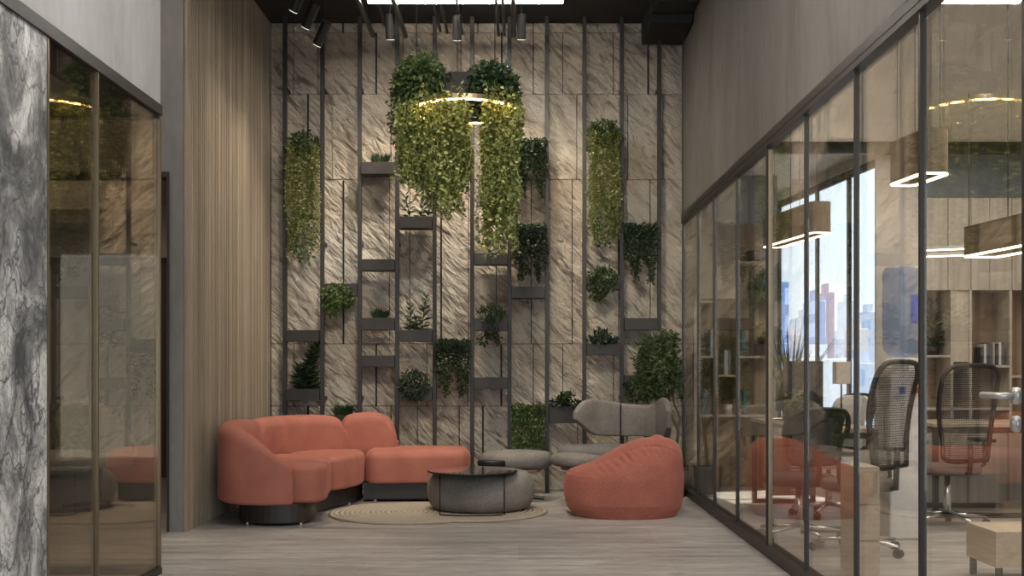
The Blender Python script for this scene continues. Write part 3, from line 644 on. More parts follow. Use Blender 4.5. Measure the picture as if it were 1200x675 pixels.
# ------------------------------------------------------------------ SOFA
sf = thing('curved_sofa', 'curved coral velvet sectional sofa with chaise on dark plinths', 'sofa', (-1.6, 9.2, 0))
ZS = .172
outA = chaikin([(-2.06, 8.30), (-1.86, 8.245), (-1.66, 8.30), (-1.60, 8.5), (-1.64, 8.8), (-1.66, 9.05), (-1.46, 9.66), (-1.42, 10.2), (-1.95, 10.1), (-2.25, 9.55), (-2.27, 8.9), (-2.2, 8.5)], 2)
MB().slab(outA, .018, ZS, .012).build('plinth', M['plinth'], sf, smooth=False, bevel=0)
MB().slab([(-1.40, 9.80), (-.66, 9.83), (-.58, 9.88), (-.55, 9.95), (-.55, 10.28), (-.65, 10.38), (-1.40, 10.38)], .018, ZS, .012).build('plinth', M['plinth'], sf)
def seat(out, z1=.455, crown=.012, r=.06, it=2): return MB().slab(chaikin(out, it), ZS, z1, r, crown, 6, .03).build('seat_cushion', M['coral'], sf, smooth=True)
seat([(-1.95, 8.33), (-1.70, 8.285), (-1.56, 8.30), (-1.50, 8.45), (-1.51, 8.66), (-1.58, 8.80), (-2.18, 8.97), (-2.2, 8.4)], .462)
seat([(-1.555, 8.78), (-1.545, 8.95), (-1.575, 9.10), (-2.08, 9.52), (-2.2, 9.2), (-2.18, 8.97)], .466, it=1)
seat([(-1.575, 9.08), (-1.47, 9.30), (-1.385, 9.60), (-1.40, 9.95), (-1.5, 10.08), (-1.9, 9.95), (-2.08, 9.52)], .462, it=1)
seat([(-1.40, 9.675), (-1.15, 9.70), (-.9, 9.725), (-.58, 9.77), (-.455, 9.90), (-.445, 10.22), (-.56, 10.42), (-1.40, 10.43)], .470, 0, .08)
m = MB(); sweep_pad(m, [(-1.735, 8.215, ZS, .46, .085), (-1.85, 8.18, ZS, .565, .11), (-2.0, 8.19, ZS, .685, .14), (-2.16, 8.29, ZS, .755, .18), (-2.26, 8.55, ZS, .78, .21), (-2.285, 8.9, ZS, .785, .22), (-2.26, 9.15, ZS, .77, .20)], .09)
m.build('backrest', M['coral'], sf, smooth=True)
m = MB(); sweep_pad(m, [(-2.245, 9.2, .30, .70, .18), (-2.235, 9.3, ZS, .765, .21), (-2.15, 9.62, ZS, .78, .23), (-1.98, 9.88, ZS, .78, .23), (-1.80, 10.01, ZS, .775, .23), (-1.68, 10.07, ZS, .74, .21), (-1.645, 10.09, .25, .66, .18)], .09)
m.build('backrest', M['coral'], sf, smooth=True)
m = MB(); sweep_pad(m, [(-1.66, 10.15, .26, .69, .17), (-1.60, 10.16, .22, .765, .21), (-1.45, 10.18, .22, .792, .24), (-1.34, 10.19, .22, .79, .24), (-1.25, 10.20, .24, .765, .22), (-1.19, 10.20, .28, .70, .18), (-1.155, 10.2, .36, .61, .11), (-1.142, 10.2, .40, .53, .04)], .09)
m.build('backrest', M['coral'], sf, smooth=True)
for (x_, y_) in ((-2.1, 8.42), (-1.68, 8.38), (-1.68, 9.0), (-1.5, 9.6), (-1.3, 9.85), (-.7, 9.9), (-.7, 10.3), (-2.1, 9.5)):
    MB().tube([(x_, y_, 0), (x_, y_, .02)], .018, 12).build('foot', M['chrome'], sf)
# ------------------------------------------------------------------ RUG, POUF, TABLE
c1, c2, Rr = (-.905, 9.0), (-.42, 9.11), .66
pts = []; 
for (c, a0, a1) in ((c1, 0, 2*PI), (c2, 0, 2*PI)):
    pass
hx, hy = (c1[0]+c2[0])/2, (c1[1]+c2[1])/2
for i in range(120):
    a = 2*PI*i/120; d = (math.cos(a), math.sin(a)); best = 0
    for c in (c1, c2):
        ox, oy = hx-c[0], hy-c[1]; b_ = ox*d[0]+oy*d[1]; cc = ox*ox+oy*oy-Rr*Rr; best = max(best, -b_+math.sqrt(b_*b_-cc))
    pts.append((hx+d[0]*best, hy+d[1]*best))
M['rug'] = rug_mat((c1[0]-hx, c1[1]-hy), (c2[0]-hx, c2[1]-hy))
rg = MB().slab(pts, 0.001, .018, .008).build('braided_rug', M['rug'], origin=(hx, hy, 0), smooth=False)
tag(rg, 'two-lobed braided jute rug under the grey pouf', 'rug')
pf = thing('round_pouf', 'low round grey tweed pouf on the braided rug', 'pouf', (-.322, 9.22, .018))
prof = [(.30, .020), (.37, .022), (.415, .035), (.445, .07), (.463, .13), (.468, .19), (.460, .25), (.440, .295), (.405, .325), (.36, .338), (.2, .343), (.05, .344)]
MB().lathe(prof, (-.322, 9.22, 0), 64, .975, .975).build('body', M['grey'], pf, smooth=True)
tx, ty = X(553.5, 8.98), 8.98
ct = thing('side_table', 'black wire side table with round smoked glass top over the pouf', 'table', (tx, ty, .018))
MB().lathe([(.36, .352), (.366, .354), (.366, .362), (.36, .364)], (tx, ty, 0), 64).build('table_top', plain('dark_glass', (.02, .018, .016), .06), ct)
m = MB(); m.tube([(tx+.366*math.cos(2*PI*i/64), ty+.366*math.sin(2*PI*i/64), .357) for i in range(64)], .007, 8, closed=True); m.build('rim', M['blackmetal'], ct, smooth=True)
xl, xr_ = X(515.5, 8.78), X(591, 8.78)
for q in (xl, xr_): MB().tube([(q, 8.775, .022), (q, 8.775, .352)], .005, 8).build('leg', M['blackmetal'], ct, smooth=True)
m = MB(); m.tube([(tx+(xl-tx)*math.cos(PI*i/24), 8.775-.07*math.sin(PI*i/24), .024) for i in range(25)], .005, 8); m.build('base_bar', M['blackmetal'], ct, smooth=True)
# ------------------------------------------------------------------ BEAN BAG
sil = [(0, 672, 792), (11, 664, 798), (25, 661, 800), (38, 660.5, 800.5), (47, 661, 801), (53, 663, 801), (58, 668, 800.5), (62, 678, 800), (67, 692, 799.5), (74, 704, 799.5), (81, 715, 798.5), (88, 726, 796), (93, 736, 793), (97, 746, 788), (99, 754, 783), (100, 762, 778)]
def topz(x_):
    px_ = CX+x_*F/YBg; pr = sil[4]
    for q in sil[5:]:
        if q[1] >= px_: return (pr[0]+(q[0]-pr[0])*(px_-pr[1])/max(.1, q[1]-pr[1]))*YBg/F*.9
        pr = q
    return (100-max(0, px_-768)**2*.02)*YBg/F*.9
YBg = 8.99; kk = YBg/F; m = MB(); rings = []; nr = 160
def interp(h):
    for a, b in zip(sil, sil[1:]):
        if a[0] <= h <= b[0]:
            t = (h-a[0])/(b[0]-a[0]); return a[1]+(b[1]-a[1])*t, a[2]+(b[2]-a[2])*t
    return sil[-1][1:]
for i in range(141):
    h = 100*i/140; a, b = interp(h); xa, xb = X(a, YBg), X(b, YBg); cx_, hw = (xa+xb)/2, (xb-xa)/2
    z = h*kk*.90; t = h/100; hd_ = .41*min(1, (1-max(0, t-.45)**2*1.9))*(.90+.1*min(1, t*6)); hd_ = min(hd_, hw*1.0+.12*(1-t))
    ring = []
    for j in range(nr):
        an = 2*PI*j/nr; ca, sa = math.cos(an), math.sin(an); x_ = cx_+hw*math.copysign(abs(ca)**.92, ca); y_ = YBg+hd_*math.copysign(abs(sa)**.92, sa)
        u = (x_-X(692, YBg))/(X(792, YBg)-X(692, YBg)); zl_ = Z(545, YBg)+u*(Z(516, YBg)-Z(545, YBg))+.0
        ln = topz(x_)-.035-.05*max(0, min(1, u))+.02*(sa < 0)*0; dz = z-ln; uu = max(0, min(1, (u+.02)/.12))*max(0, min(1, (1.0-u)/.12))
        msk = uu*(1 if sa < .3 else .2); fo = 2.2*noise.noise(Vector((u*7, z*3, 1)))
        f = msk*(math.exp(-((dz+.03)/.045)**2)*math.sin(u*80+dz*70+fo)*.008*(.7+.9*noise.noise(Vector((u*11, 3, 0))))-.012*math.exp(-((dz-.012)/.009)**2))
        ring.append((x_+f*ca, y_+f*sa+ (-f if sa < 0 else f)*.5, max(.0, z)+f*.5))
    rings.append(ring)
top = rings[-1]; c = [sum(v[q] for v in top)/nr for q in range(3)]
for s_, dz in ((.7, .012), (.35, .018), (.05, .02)): rings.append([(c[0]+(v[0]-c[0])*s_, c[1]+(v[1]-c[1])*s_, v[2]+dz) for v in top])
m.rings(rings)
bb = thing('bean_bag_chair', 'plump coral bean bag chair with gathered seam, near the glass partition', 'bean bag', (X(730, YBg), YBg, 0))
m.build('body', M['coral2'], bb, smooth=True)
sp = []
for i in range(30):
    u = i/29; px_ = 690+(791-690)*u; h = 67+ (100-67)*min(1, (u/.62))**.9 if u < .62 else 100-22*((u-.62)/.38)**2
    sp.append((X(px_, YBg), YBg-.19*(1-abs(2*u-1)**3)-.02, .0+h*kk*.90+.0))
# ------------------------------------------------------------------ GREY SWIVEL CHAIR + OTTOMAN
gc = thing('lounge_chair', 'grey tweed swivel lounge chair with curved wing back', 'chair', (.85, 9.8, 0))
def stn(px_, Y_, yt, yb_, th=.07): return (X(px_, Y_), Y_, Z(yb_, Y_), Z(yt, Y_), th)
m = MB(); sweep_pad(m, [stn(674, 9.80, 481, 492, .05), stn(682, 9.86, 471, 500, .07), stn(694, 9.94, 467, 509), stn(709, 10.0, 469, 510.5), stn(726, 10.03, 472, 511), ], .035)
m.build('backrest', M['grey'], gc, smooth=True)
m = MB(); sweep_pad(m, [stn(729, 10.03, 472.5, 511), stn(745, 10.01, 474, 511), stn(760, 9.96, 474.5, 512), stn(769, 9.88, 472, 514)], .035)
m.build('backrest', M['grey'], gc, smooth=True)
m = MB(); sweep_pad(m, [stn(771, 9.86, 470, 514, .05), stn(777, 9.74, 466, 516, .06), stn(782, 9.58, 470, 512, .06), stn(784, 9.46, 480, 502, .045)], .03)
m.build('wing', M['greyd'], gc, smooth=True)
def ellp(cx, cy, a, b, n_=28, rot=0.0): return [(cx+a*math.cos(t)*math.cos(rot)-b*math.sin(t)*math.sin(rot), cy+a*math.cos(t)*math.sin(rot)+b*math.sin(t)*math.cos(rot)) for t in [2*PI*i/n_ for i in range(n_)]]
MB().slab(ellp(X(710, 9.86), 9.86, .44, .33), .37, .50, .06, .02).build('seat', M['greyd'], gc, smooth=True)
MB().slab(ellp(X(682, 9.68), 9.69, .28, .22), .335, .445, .052, .015).build('seat_front', M['grey'], gc, smooth=True)
MB().slab(ellp(X(690, 9.7), 9.71, .25, .2), .300, .336, .015).build('seat_shell', M['walnut'], gc, smooth=True)
m = MB(); m.tube([(X(727.5, 9.98), 9.985, Z(q, 9.98)) for q in (473, 480, 490, 500, 510)], .006, 6); m.build('seam', M['blackmetal'], gc)
m = MB(); m.tube([(X(700, 9.75), 9.75, .03), (X(700, 9.75), 9.75, .37)], .025, 16); m.build('pedestal', M['blackmetal'], gc, smooth=True)
for i in range(4):
    a = PI/4+i*PI/2+.2; m = MB(); m.tube([(X(700, 9.75), 9.75, .045), (X(700, 9.75)+.3*math.cos(a), 9.75+.3*math.sin(a), .014)], [.02, .013], 8); m.build('leg', M['blackmetal'], gc)
for q in (729, 757):
    m = MB(); m.tube([(X(q, 10.02), 10.03, .60), (X(q, 9.98), 10.00, .44)], .016, 8); m.build('back_bracket', M['blackmetal'], gc)
ot = thing('ottoman', 'low grey tweed ottoman matching the swivel chair, behind the pouf', 'ottoman', (X(605, 9.98), 9.98, 0))
xo = X(605, 9.98)
MB().slab(ellp(xo, 9.98, .33, .235), .285, .445, .072, .012).build('cushion', M['grey'], ot, smooth=True)
MB().slab(ellp(xo-.04, 9.95, .27, .2), .262, .286, .01).build('shell', M['walnut'], ot, smooth=True)
MB().slab(ellp(X(577, 9.78), 9.80, .135, .085), .322, .378, .015).build('shell', M['blackmetal'], ot, smooth=True)
MB().tube([(xo, 9.98, .03), (xo, 9.98, .265)], .022, 14).build('pedestal', M['blackmetal'], ot, smooth=True)
for i in range(4):
    a = -.15+i*PI/2; m = MB(); m.tube([(xo, 9.98, .045), (xo+.26*math.cos(a), 9.98+.26*math.sin(a), .014)], [.02, .013], 8); m.build('leg', M['blackmetal'], ot)
# ------------------------------------------------------------------ POTTED TREE
YT = 10.25; xt = X(790, YT)
pt = thing('potted_tree', 'bushy potted tree with crooked trunk in the right corner', 'tree', (xt, YT, 0))
MB().lathe([(.09, 0), (.115, .02), (.135, .25), (.14, .28), (.125, .28), (.12, .25), (.02, .25)], (xt, YT, 0), 32).build('pot', M['planter'], pt, smooth=True)
MB().lathe([(.118, .245), (.05, .262), (.01, .265)], (xt, YT, 0), 24).build('soil', M['soil'], pt)
tr_ = [(xt, YT, .24), (xt+.02, YT, .45), (xt+.035, YT-.02, .62), (xt-.02, YT-.02, .74), (xt-.055, YT, .84), (xt-.04, YT, .97), (xt-.06, YT, 1.1)]
m = MB(); m.tube(catmull(tr_, 4), .016, 10)
m.tube(catmull([(xt+.035, YT-.02, .62), (xt+.05, YT, .75), (xt-.0, YT+.01, .88), (xt-.02, YT, 1.02)], 4), .011, 8)
for i in range(9):
    a = rnd.uniform(0, 6.28); m.tube([(xt-.05, YT, .95+.03*i), (xt-.05+.2*math.cos(a), YT+.16*math.sin(a), 1.1+.05*i)], [.007, .003], 5)
m.build('trunk', M['bark'], pt, smooth=True)
m = MB()
for (px_, py_, rx, rz, nn) in [(772, 436, 28, 30, 1900), (760, 408, 14, 16, 500), (782, 402, 15, 17, 600), (757, 452, 15, 22, 600), (752, 425, 10, 16, 260), (788, 430, 9, 26, 450), (775, 466, 12, 8, 160), (797, 455, 4, 18, 120)]:
    k_ = YT/F; cx_ = min(X(px_, YT), XR-.03-rx*k_*.9)
    leaves_in(m, nn, ell((cx_, YT, Z(py_, YT)), (rx*k_, min(.26, rx*k_*1.1), rz*k_), .3), .055, .016, .0)
m.v = [Vector((min(v.x, XR-.02), min(v.y, YB-.22), v.z)) for v in m.v]
m.build('foliage', M['mid'], pt)
# ------------------------------------------------------------------ OFFICE
def book(x0, x1, y0, z0, h, mat, label, group, d=.18, name='book'):
    m = MB(); m.box(x0, x1, y0, y0+d, z0, z0+h); o = thing(name, label, name, ((x0+x1)/2, y0, z0), 0, group)
    MB().box(x0, x0+.003, y0, y0+d, z0, z0+h).build('cover', mat, o); MB().box(x1-.003, x1, y0, y0+d, z0, z0+h).build('cover', mat, o)
    MB().box(x0, x1, y0-.003, y0, z0, z0+h).build('spine', mat, o); MB().box(x0+.0031, x1-.0031, y0+.001, y0+d-.004, z0+.003, z0+h-.004).build('pages', M['white'], o)
bm_ = [plain('book_%d' % i, c, .6) for i, c in enumerate([(.03, .03, .035), (.55, .55, .55), (.03, .14, .15), (.08, .09, .12), (.30, .28, .26), (.05, .05, .06)])]
YK = 10.72
bk = thing('bookcase', 'brown bookcase with pale upper cabinet behind the glass, by the potted tree', 'bookcase', (2.05, YK, 0))
x0, x1 = XR+.16, X(899, YK); xm1, xm2 = X(840, YK), X(862, YK); z418, z486 = Z(417, YK), Z(486, YK)
MB().box(x0, x1, YK+.30, YK+.32, 0, 2.66).build('back_panel', M['walnut'], bk)
for q in (x0, xm1, xm2, x1-.02): MB().box(q, q+.018, YK, YK+.30, 0.0, 1.88).build('upright', M['walnut'], bk)
for (a, b, z) in ((x0+.018, xm1, z418), (xm2+.018, x1-.02, z418), (x0+.018, xm1, z486), (xm1+.018, xm2, z486), (xm2+.018, x1-.02, z486), (xm1+.018, xm2, Z(439, YK)), (x0+.018, xm1, Z(350, YK)-.02), (xm2+.018, x1-.02, Z(306, YK))):
    MB().box(a, b, YK, YK+.30, z-.022, z).build('shelf', M['desk_wood'], bk)
zt, zb = Z(257, YK), Z(350, YK)
MB().box(X(822, YK), X(862, YK), YK+.02, YK+.30, zb, zt).build('cabinet_box', M['oak'], bk)
for a, b in ((822, 837), (837.6, 861.6)):
    MB().box(X(a, YK), X(b, YK), YK-.002, YK+.018, zb, zt).build('door', M['oak'], bk, bevel=.002)
gB = 'books in the brown bookcase'
for i, (px_, z, h, c, lab) in enumerate([(824, z418, .27, 0, 'black book on the bookcase top shelf, left end'), (829, z418, .26, 5, 'black book with pale edge beside it on the top shelf'), (833, z418, .27, 1, 'pale grey book at the right end of the top shelf'), (824, z486, .25, 2, 'teal book on the lower shelf, left end'), (828, z486, .25, 3, 'slate book on the lower shelf, right neighbour'), (845, Z(439, YK), .25, 0, 'black book on the middle column shelf, left end'), (849, Z(439, YK), .24, 1, 'pale book in the middle column, centre'), (853, Z(439, YK), .25, 3, 'dark slate book in the middle column, right end'), (870, z418, .26, 2, 'teal folder on the right top shelf'), (872, z486, .25, 2, 'teal folder on the right lower shelf')]):
    book(X(px_, YK), X(px_, YK)+.034, YK+.02, z, h, bm_[c], lab, gB)
for q, z, lab in ((866, z418, 'small terracotta pot on the right top bookcase shelf'), (865.5, z486, 'small terracotta pot on the right lower bookcase shelf')):
    o = MB().lathe([(.012, 0), (.018, .002), (.024, .05), (.026, .055), (.02, .055), (.016, .01)], (X(q, YK)+.03, YK+.05, z), 16).build('terracotta_pot', M['terra'], smooth=True); tag(o, lab, 'pot')
o = MB().lathe([(.03, 0), (.04, .005), (.045, .09), (.042, .10), (.036, .095), (.03, .01)], (X(853, YK)+.02, YK+.08, z486), 20).build('ceramic_pot', M['white'], smooth=True); tag(o, 'white ceramic pot on the lowest middle bookcase shelf', 'pot')
hb = thing('trailing_plant', 'yellow-green trailing plant in a dark wire basket, bookcase right side', 'plant', (X(884, YK), YK+.1, z418))
m = MB()
for i in range(9): m.box(X(876, YK)+i*.02, X(876, YK)+i*.02+.004, YK+.03, YK+.034, z418, z418+.16)
m.box(X(876, YK), X(876, YK)+.165, YK+.03, YK+.14, z418, z418+.012); m.build('basket', M['blackmetal'], hb)
m = MB(); leaves_in(m, 130, ell((X(889, YK), YK+.05, Z(388, YK)), (.07, .08, .13)), .05); m.build('foliage', M['olive'], hb)
m = MB(); hb2 = thing('trailing_plant', 'green trailing plant high in the bookcase beside the window', 'plant', (X(885, YK), YK+.1, Z(306, YK)))
MB().lathe([(.05, 0), (.07, .005), (.08, .11), (.07, .11), (.06, .02)], (X(886, YK), YK+.12, Z(306, YK)), 20).build('pot', M['planter'], hb2, smooth=True)
leaves_in(m, 300, ell((X(886, YK), YK-.02, Z(335, YK)), (.09, .09, .22)), .055); leaves_in(m, 120, ell((X(882, YK), YK+.02, Z(358, YK)), (.05, .06, .08)), .05); m.build('foliage', M['green'], hb2)
bn = thing('waste_bin', 'square dark grey bin on the floor below the bookcase', 'bin', (X(827, 10.45), 10.45, 0))
q0, q1 = X(815, 10.4), X(838, 10.4)
MB().rings([[(a, b, z) for a, b in ((q0+e_, 10.35+e_), (q1-e_, 10.35+e_), (q1-e_, 10.55-e_), (q0+e_, 10.55-e_))] for e_, z in ((.02, 0), (0, .28), (.01, .28), (.03, .02))], True, True).build('bin_body', M['greyd'], bn)
m = MB(); m.tube([(q0, 10.35, .285), (q1, 10.35, .285), (q1, 10.55, .285), (q0, 10.55, .285)], .008, 6, closed=True); m.build('rim', M['blackmetal'], bn)
# pendants
def pendant(A, B, z0, h, wd, label, cords=2, mat=None, rad=.05):
    A = Vector(A); B = Vector(B); d = (B-A).normalized(); s = Vector((d.y, -d.x, 0)); c = (A+B)/2; L = (B-A).length
    p = thing('pendant_lamp', label, 'lamp', (c.x, c.y, z0), 0, 'wooden loop pendants in the office')
    def loop(off):
        pts = []; hl, hw = L/2+off, wd/2+off; r = rad+off
        for (sx_, sy_, a0) in ((1, 1, 0), (-1, 1, PI/2), (-1, -1, PI), (1, -1, 1.5*PI)):
            for k2 in range(6):
                a = a0+PI/2*k2/5; pts.append(c+d*(sx_*(hl-r)+r*math.cos(a))+s*(sy_*(hw-r)+r*math.sin(a)))
        return pts
    o_, i_ = loop(0), loop(-.022)
    def band(za, zb):
        m = MB(); n_ = len(o_); R = [[(v.x, v.y, z) for v in lp] for lp, z in ((o_, za), (o_, zb), (i_, zb), (i_, za), (o_, za))]
        return m.rings(R, False, False)
    band(z0+.009, z0+h).build('wooden_band', mat or M['band'], p); band(z0, z0+.0085).build('light_strip', M['led_pend'], p)
    for k2 in range(cords):
        t = (k2+.5)/cords
        for sg in (-1, 1):
            q = A+d*L*t+s*sg*(wd/2-.011); MB().tube([(q.x, q.y, z0+h), (q.x, q.y, 3.16)], .003, 5).build('cord', M['blackmetal'], p)
    return p
pendant((2.07, 8.95, 0), (2.22, 7.95, 0), 2.19, .235, .16, 'wooden loop pendant in front of the office window, farthest from the camera')
pendant((2.10, 5.98, 0), (2.145, 5.58, 0), 2.2, .235, .16, 'short wooden loop pendant hanging beside the door frame')
pendant((2.62, 6.2, 0), (2.85, 4.4, 0), 1.83, .17, .22, 'long wooden loop pendant hanging lowest, seen through the door glass')
pendant((3.0, 8.1, 0), (4.2, 7.6, 0), 2.05, .03, .5, 'slim glowing loop pendant before the pale wall cabinets', mat=M['steel'])
# right hand wall unit
YU = 9.62; cb = thing('wall_unit', 'pale oak wall unit with closed uppers and open brown niches', 'cabinet', (4.35, YU, 0))
ux = X(1082, YU)
MB().box(ux, 5.25, YU+.33, YU+.35, 0, Z(232, YU)).build('back_panel', M['walnut'], cb)
MB().box(ux, 5.25, YU+.02, YU+.33, Z(340, YU), Z(232, YU)).build('cabinet_box', M['oak'], cb)
e = [1082, 1111, 1138, 1160, 1186, 1215]
for a, b in zip(e, e[1:]): MB().box(X(a, YU)+.003, X(b, YU)-.003, YU, YU+.019, Z(340, YU), Z(232, YU)).build('door', M['oak'], cb, bevel=.002)
for a, b in ((1114, 1117), (1136, 1139), (1183, 1186)): MB().box(X(a, YU), X(b, YU), YU, YU+.33, 0.0, Z(340, YU)).build('upright', M['oak'], cb)
MB().box(X(1117, YU), X(1136, YU), YU+.02, YU+.04, Z(424, YU), Z(340, YU)).build('niche_panel', M['oak'], cb)
for (a, b, z) in ((1082, 1114, Z(416, YU)), (1139, 1183, Z(428, YU)), (1186, 1215, Z(440, YU)), (1082, 1136, Z(478, YU)), (1139, 1183, Z(478, YU))): MB().box(X(a, YU), X(b, YU), YU, YU+.33, z-.02, z).build('shelf', M['oak'], cb)
MB().box(ux, 5.25, YU+.05, YU+.32, 0.0, .62).build('base_cabinet', M['oak'], cb)
zb = Z(428, YU); gC = 'books in the oak wall unit'
for i, (q, h, c) in enumerate([(1150.5, .16, 0), (1154, .19, 1), (1157, .20, 5), (1160.5, .185, 3), (1164, .20, 4), (1168, .19, 0), (1171.5, .205, 1), (1175, .20, 3)]):
    book(X(q, YU), X(q, YU)+.022, YU+.02, zb, h, bm_[c], ['black book, shortest, at the left end of the oak niche row', 'pale book second from left in the oak niche row', 'black book third from left in the oak niche row', 'slate book left of centre in the oak niche row', 'beige book right of centre in the oak niche row', 'black book third from right in the oak niche row', 'pale book, tallest, second from right in the oak niche', 'slate book at the right end of the oak niche row'][i], gC, .15)
fp = thing('reflection_plant', 'dark conical plant copying a reflection, in the oak unit left niche', 'plant', (X(1100, YU), YU+.15, Z(416, YU)))  # stands in for a plant's reflection in the door glass
MB().lathe([(.04, 0), (.055, .005), (.06, .08), (.05, .08), (.04, .01)], (X(1100, YU), YU+.15, Z(416, YU)), 20).build('pot', M['planter'], fp, smooth=True)
m = MB(); stem_leafy(m, Vector((X(1100, YU), YU+.15, Z(416, YU)+.07)), .4, 50, .13); m.build('foliage', M['dark'], fp)
# desks
def desk(x0, x1, y0, y1, h, label, rz=0):
    d = thing('desk', label, 'desk', ((x0+x1)/2, (y0+y1)/2, 0))
    MB().box(x0-.03, x1+.03, y0-.03, y1+.03, h-.03, h).build('desk_top', M['desk_wood'], d, bevel=.003)
    for yy in (y0, y1):
        m = MB(); w_ = .02; m.box(x0-w_, x0+w_, yy-w_, yy+w_, 0, h-.0301); m.box(x1-w_, x1+w_, yy-w_, yy+w_, 0, h-.0301); m.box(x0+w_, x1-w_, yy-w_, yy+w_, 0, .04); m.box(x0+w_, x1-w_, yy-w_, yy+w_, h-.075, h-.0301); m.build('leg_frame', M['frame'], d)
    return d
d1 = desk(2.10, 2.62, 8.0, 9.7, .76, 'office desk with black frame legs carrying the monitors')
m = MB(); m.box(X(905, 8.4), X(955, 8.4), 8.40, 8.418, .22, .66); m.build('modesty_panel', M['walnut'], d1)
m = MB()
for gi in range(3):
    for si in range(3): m.box(2.10, 2.17, 8.394, 8.40, .57-gi*.13-si*.025, .578-gi*.13-si*.025)
m.build('vent_slots', M['white'], d1)
d2 = desk(3.35, 4.6, 8.75, 9.4, .76, 'second office desk in front of the oak wall unit')
def monitor(c, rz, wdt, hgt, z0, label):
    o = thing('monitor', label, 'monitor', c, rz)
    MB().box(-wdt/2, wdt/2, -.012, .012, z0-c[2], z0-c[2]+hgt).build('screen', M['screen'], o, local=True, bevel=.004)
    MB().box(-.025, .025, .0125, .03, .01, z0-c[2]+hgt*.5).build('stand', M['blackmetal'], o, local=True)
    MB().box(-.1, .1, -.06, .09, 0, .01).build('base', M['blackmetal'], o, local=True)
monitor((X(941, 8.6), 8.6, .76), .15, .33, .40, .86, 'dark monitor seen from behind, left of the desk lamp')
monitor((X(925, 9.3)+.02, 9.3, .76), .3, .3, .30, .84, 'smaller dark monitor behind the first on the desk')
sp_ = thing('spiky_plant', 'spiky upright plant rising above the dark monitor', 'plant', (X(927, 9.05), 9.05, .76))
MB().lathe([(.05, 0), (.07, .005), (.075, .13), (.065, .13), (.055, .02)], (X(927, 9.05), 9.05, .76), 20).build('pot', M['planter'], sp_, smooth=True)
m = MB()
for i in range(34):
    a = rnd.uniform(0, 6.28); sprd = rnd.uniform(.05, .5); L = rnd.uniform(.45, .78); q = Vector((X(927, 9.05)+.02*math.cos(a), 9.05+.02*math.sin(a), .87)); d = Vector((math.cos(a)*sprd, math.sin(a)*sprd*.6, 1)).normalized(); s = Vector((.009, .004, 0)); mid = q+d*L*.5; tip = q+d*L+Vector((math.cos(a), math.sin(a), -.6))*sprd*.14
    m.add([q-s, q+s, mid+s*1.2, mid-s*1.2, tip], [(0, 1, 2, 3), (3, 2, 4)])
m.build('foliage', M['mid'], sp_)
sp2 = thing('potted_plant', 'small leafy plant in front of the dark monitor', 'plant', (X(936, 8.2), 8.2, .76))
MB().lathe([(.04, 0), (.05, .005), (.055, .08), (.045, .08), (.04, .02)], (X(936, 8.2), 8.2, .76), 20).build('pot', M['planter'], sp2, smooth=True)
m = MB(); leaves_in(m, 110, ell((X(936, 8.2), 8.2, .93), (.10, .09, .12)), .06); m.build('foliage', M['green'], sp2)
lp = thing('desk_lamp', 'desk lamp with square beige shade against the window', 'lamp', (X(986, 8.4), 8.4, .76))
xs_ = X(986, 8.4)
MB().box(xs_-.055, xs_+.055, 8.345, 8.455, Z(450, 8.4), Z(424, 8.4)).build('lamp_shade', M['shade'], lp, bevel=.004)
MB().tube([(xs_, 8.4, .77), (xs_, 8.4, Z(449.5, 8.4))], .008, 8).build('pole', M['blackmetal'], lp); MB().lathe([(.05, 0), (.055, .003), (.05, .012)], (xs_, 8.4, .76), 24).build('base', M['blackmetal'], lp)
o = thing('paper_stack', 'white papers lying near the front of the office desk', 'papers', (2.28, 8.05, .76)); MB().box(2.2, 2.38, 8.0, 8.2, .761, .772).build('sheets', M['white'], o); MB().box(2.21, 2.37, 8.03, 8.21, .7725, .776).build('top_sheet', M['white'], o)
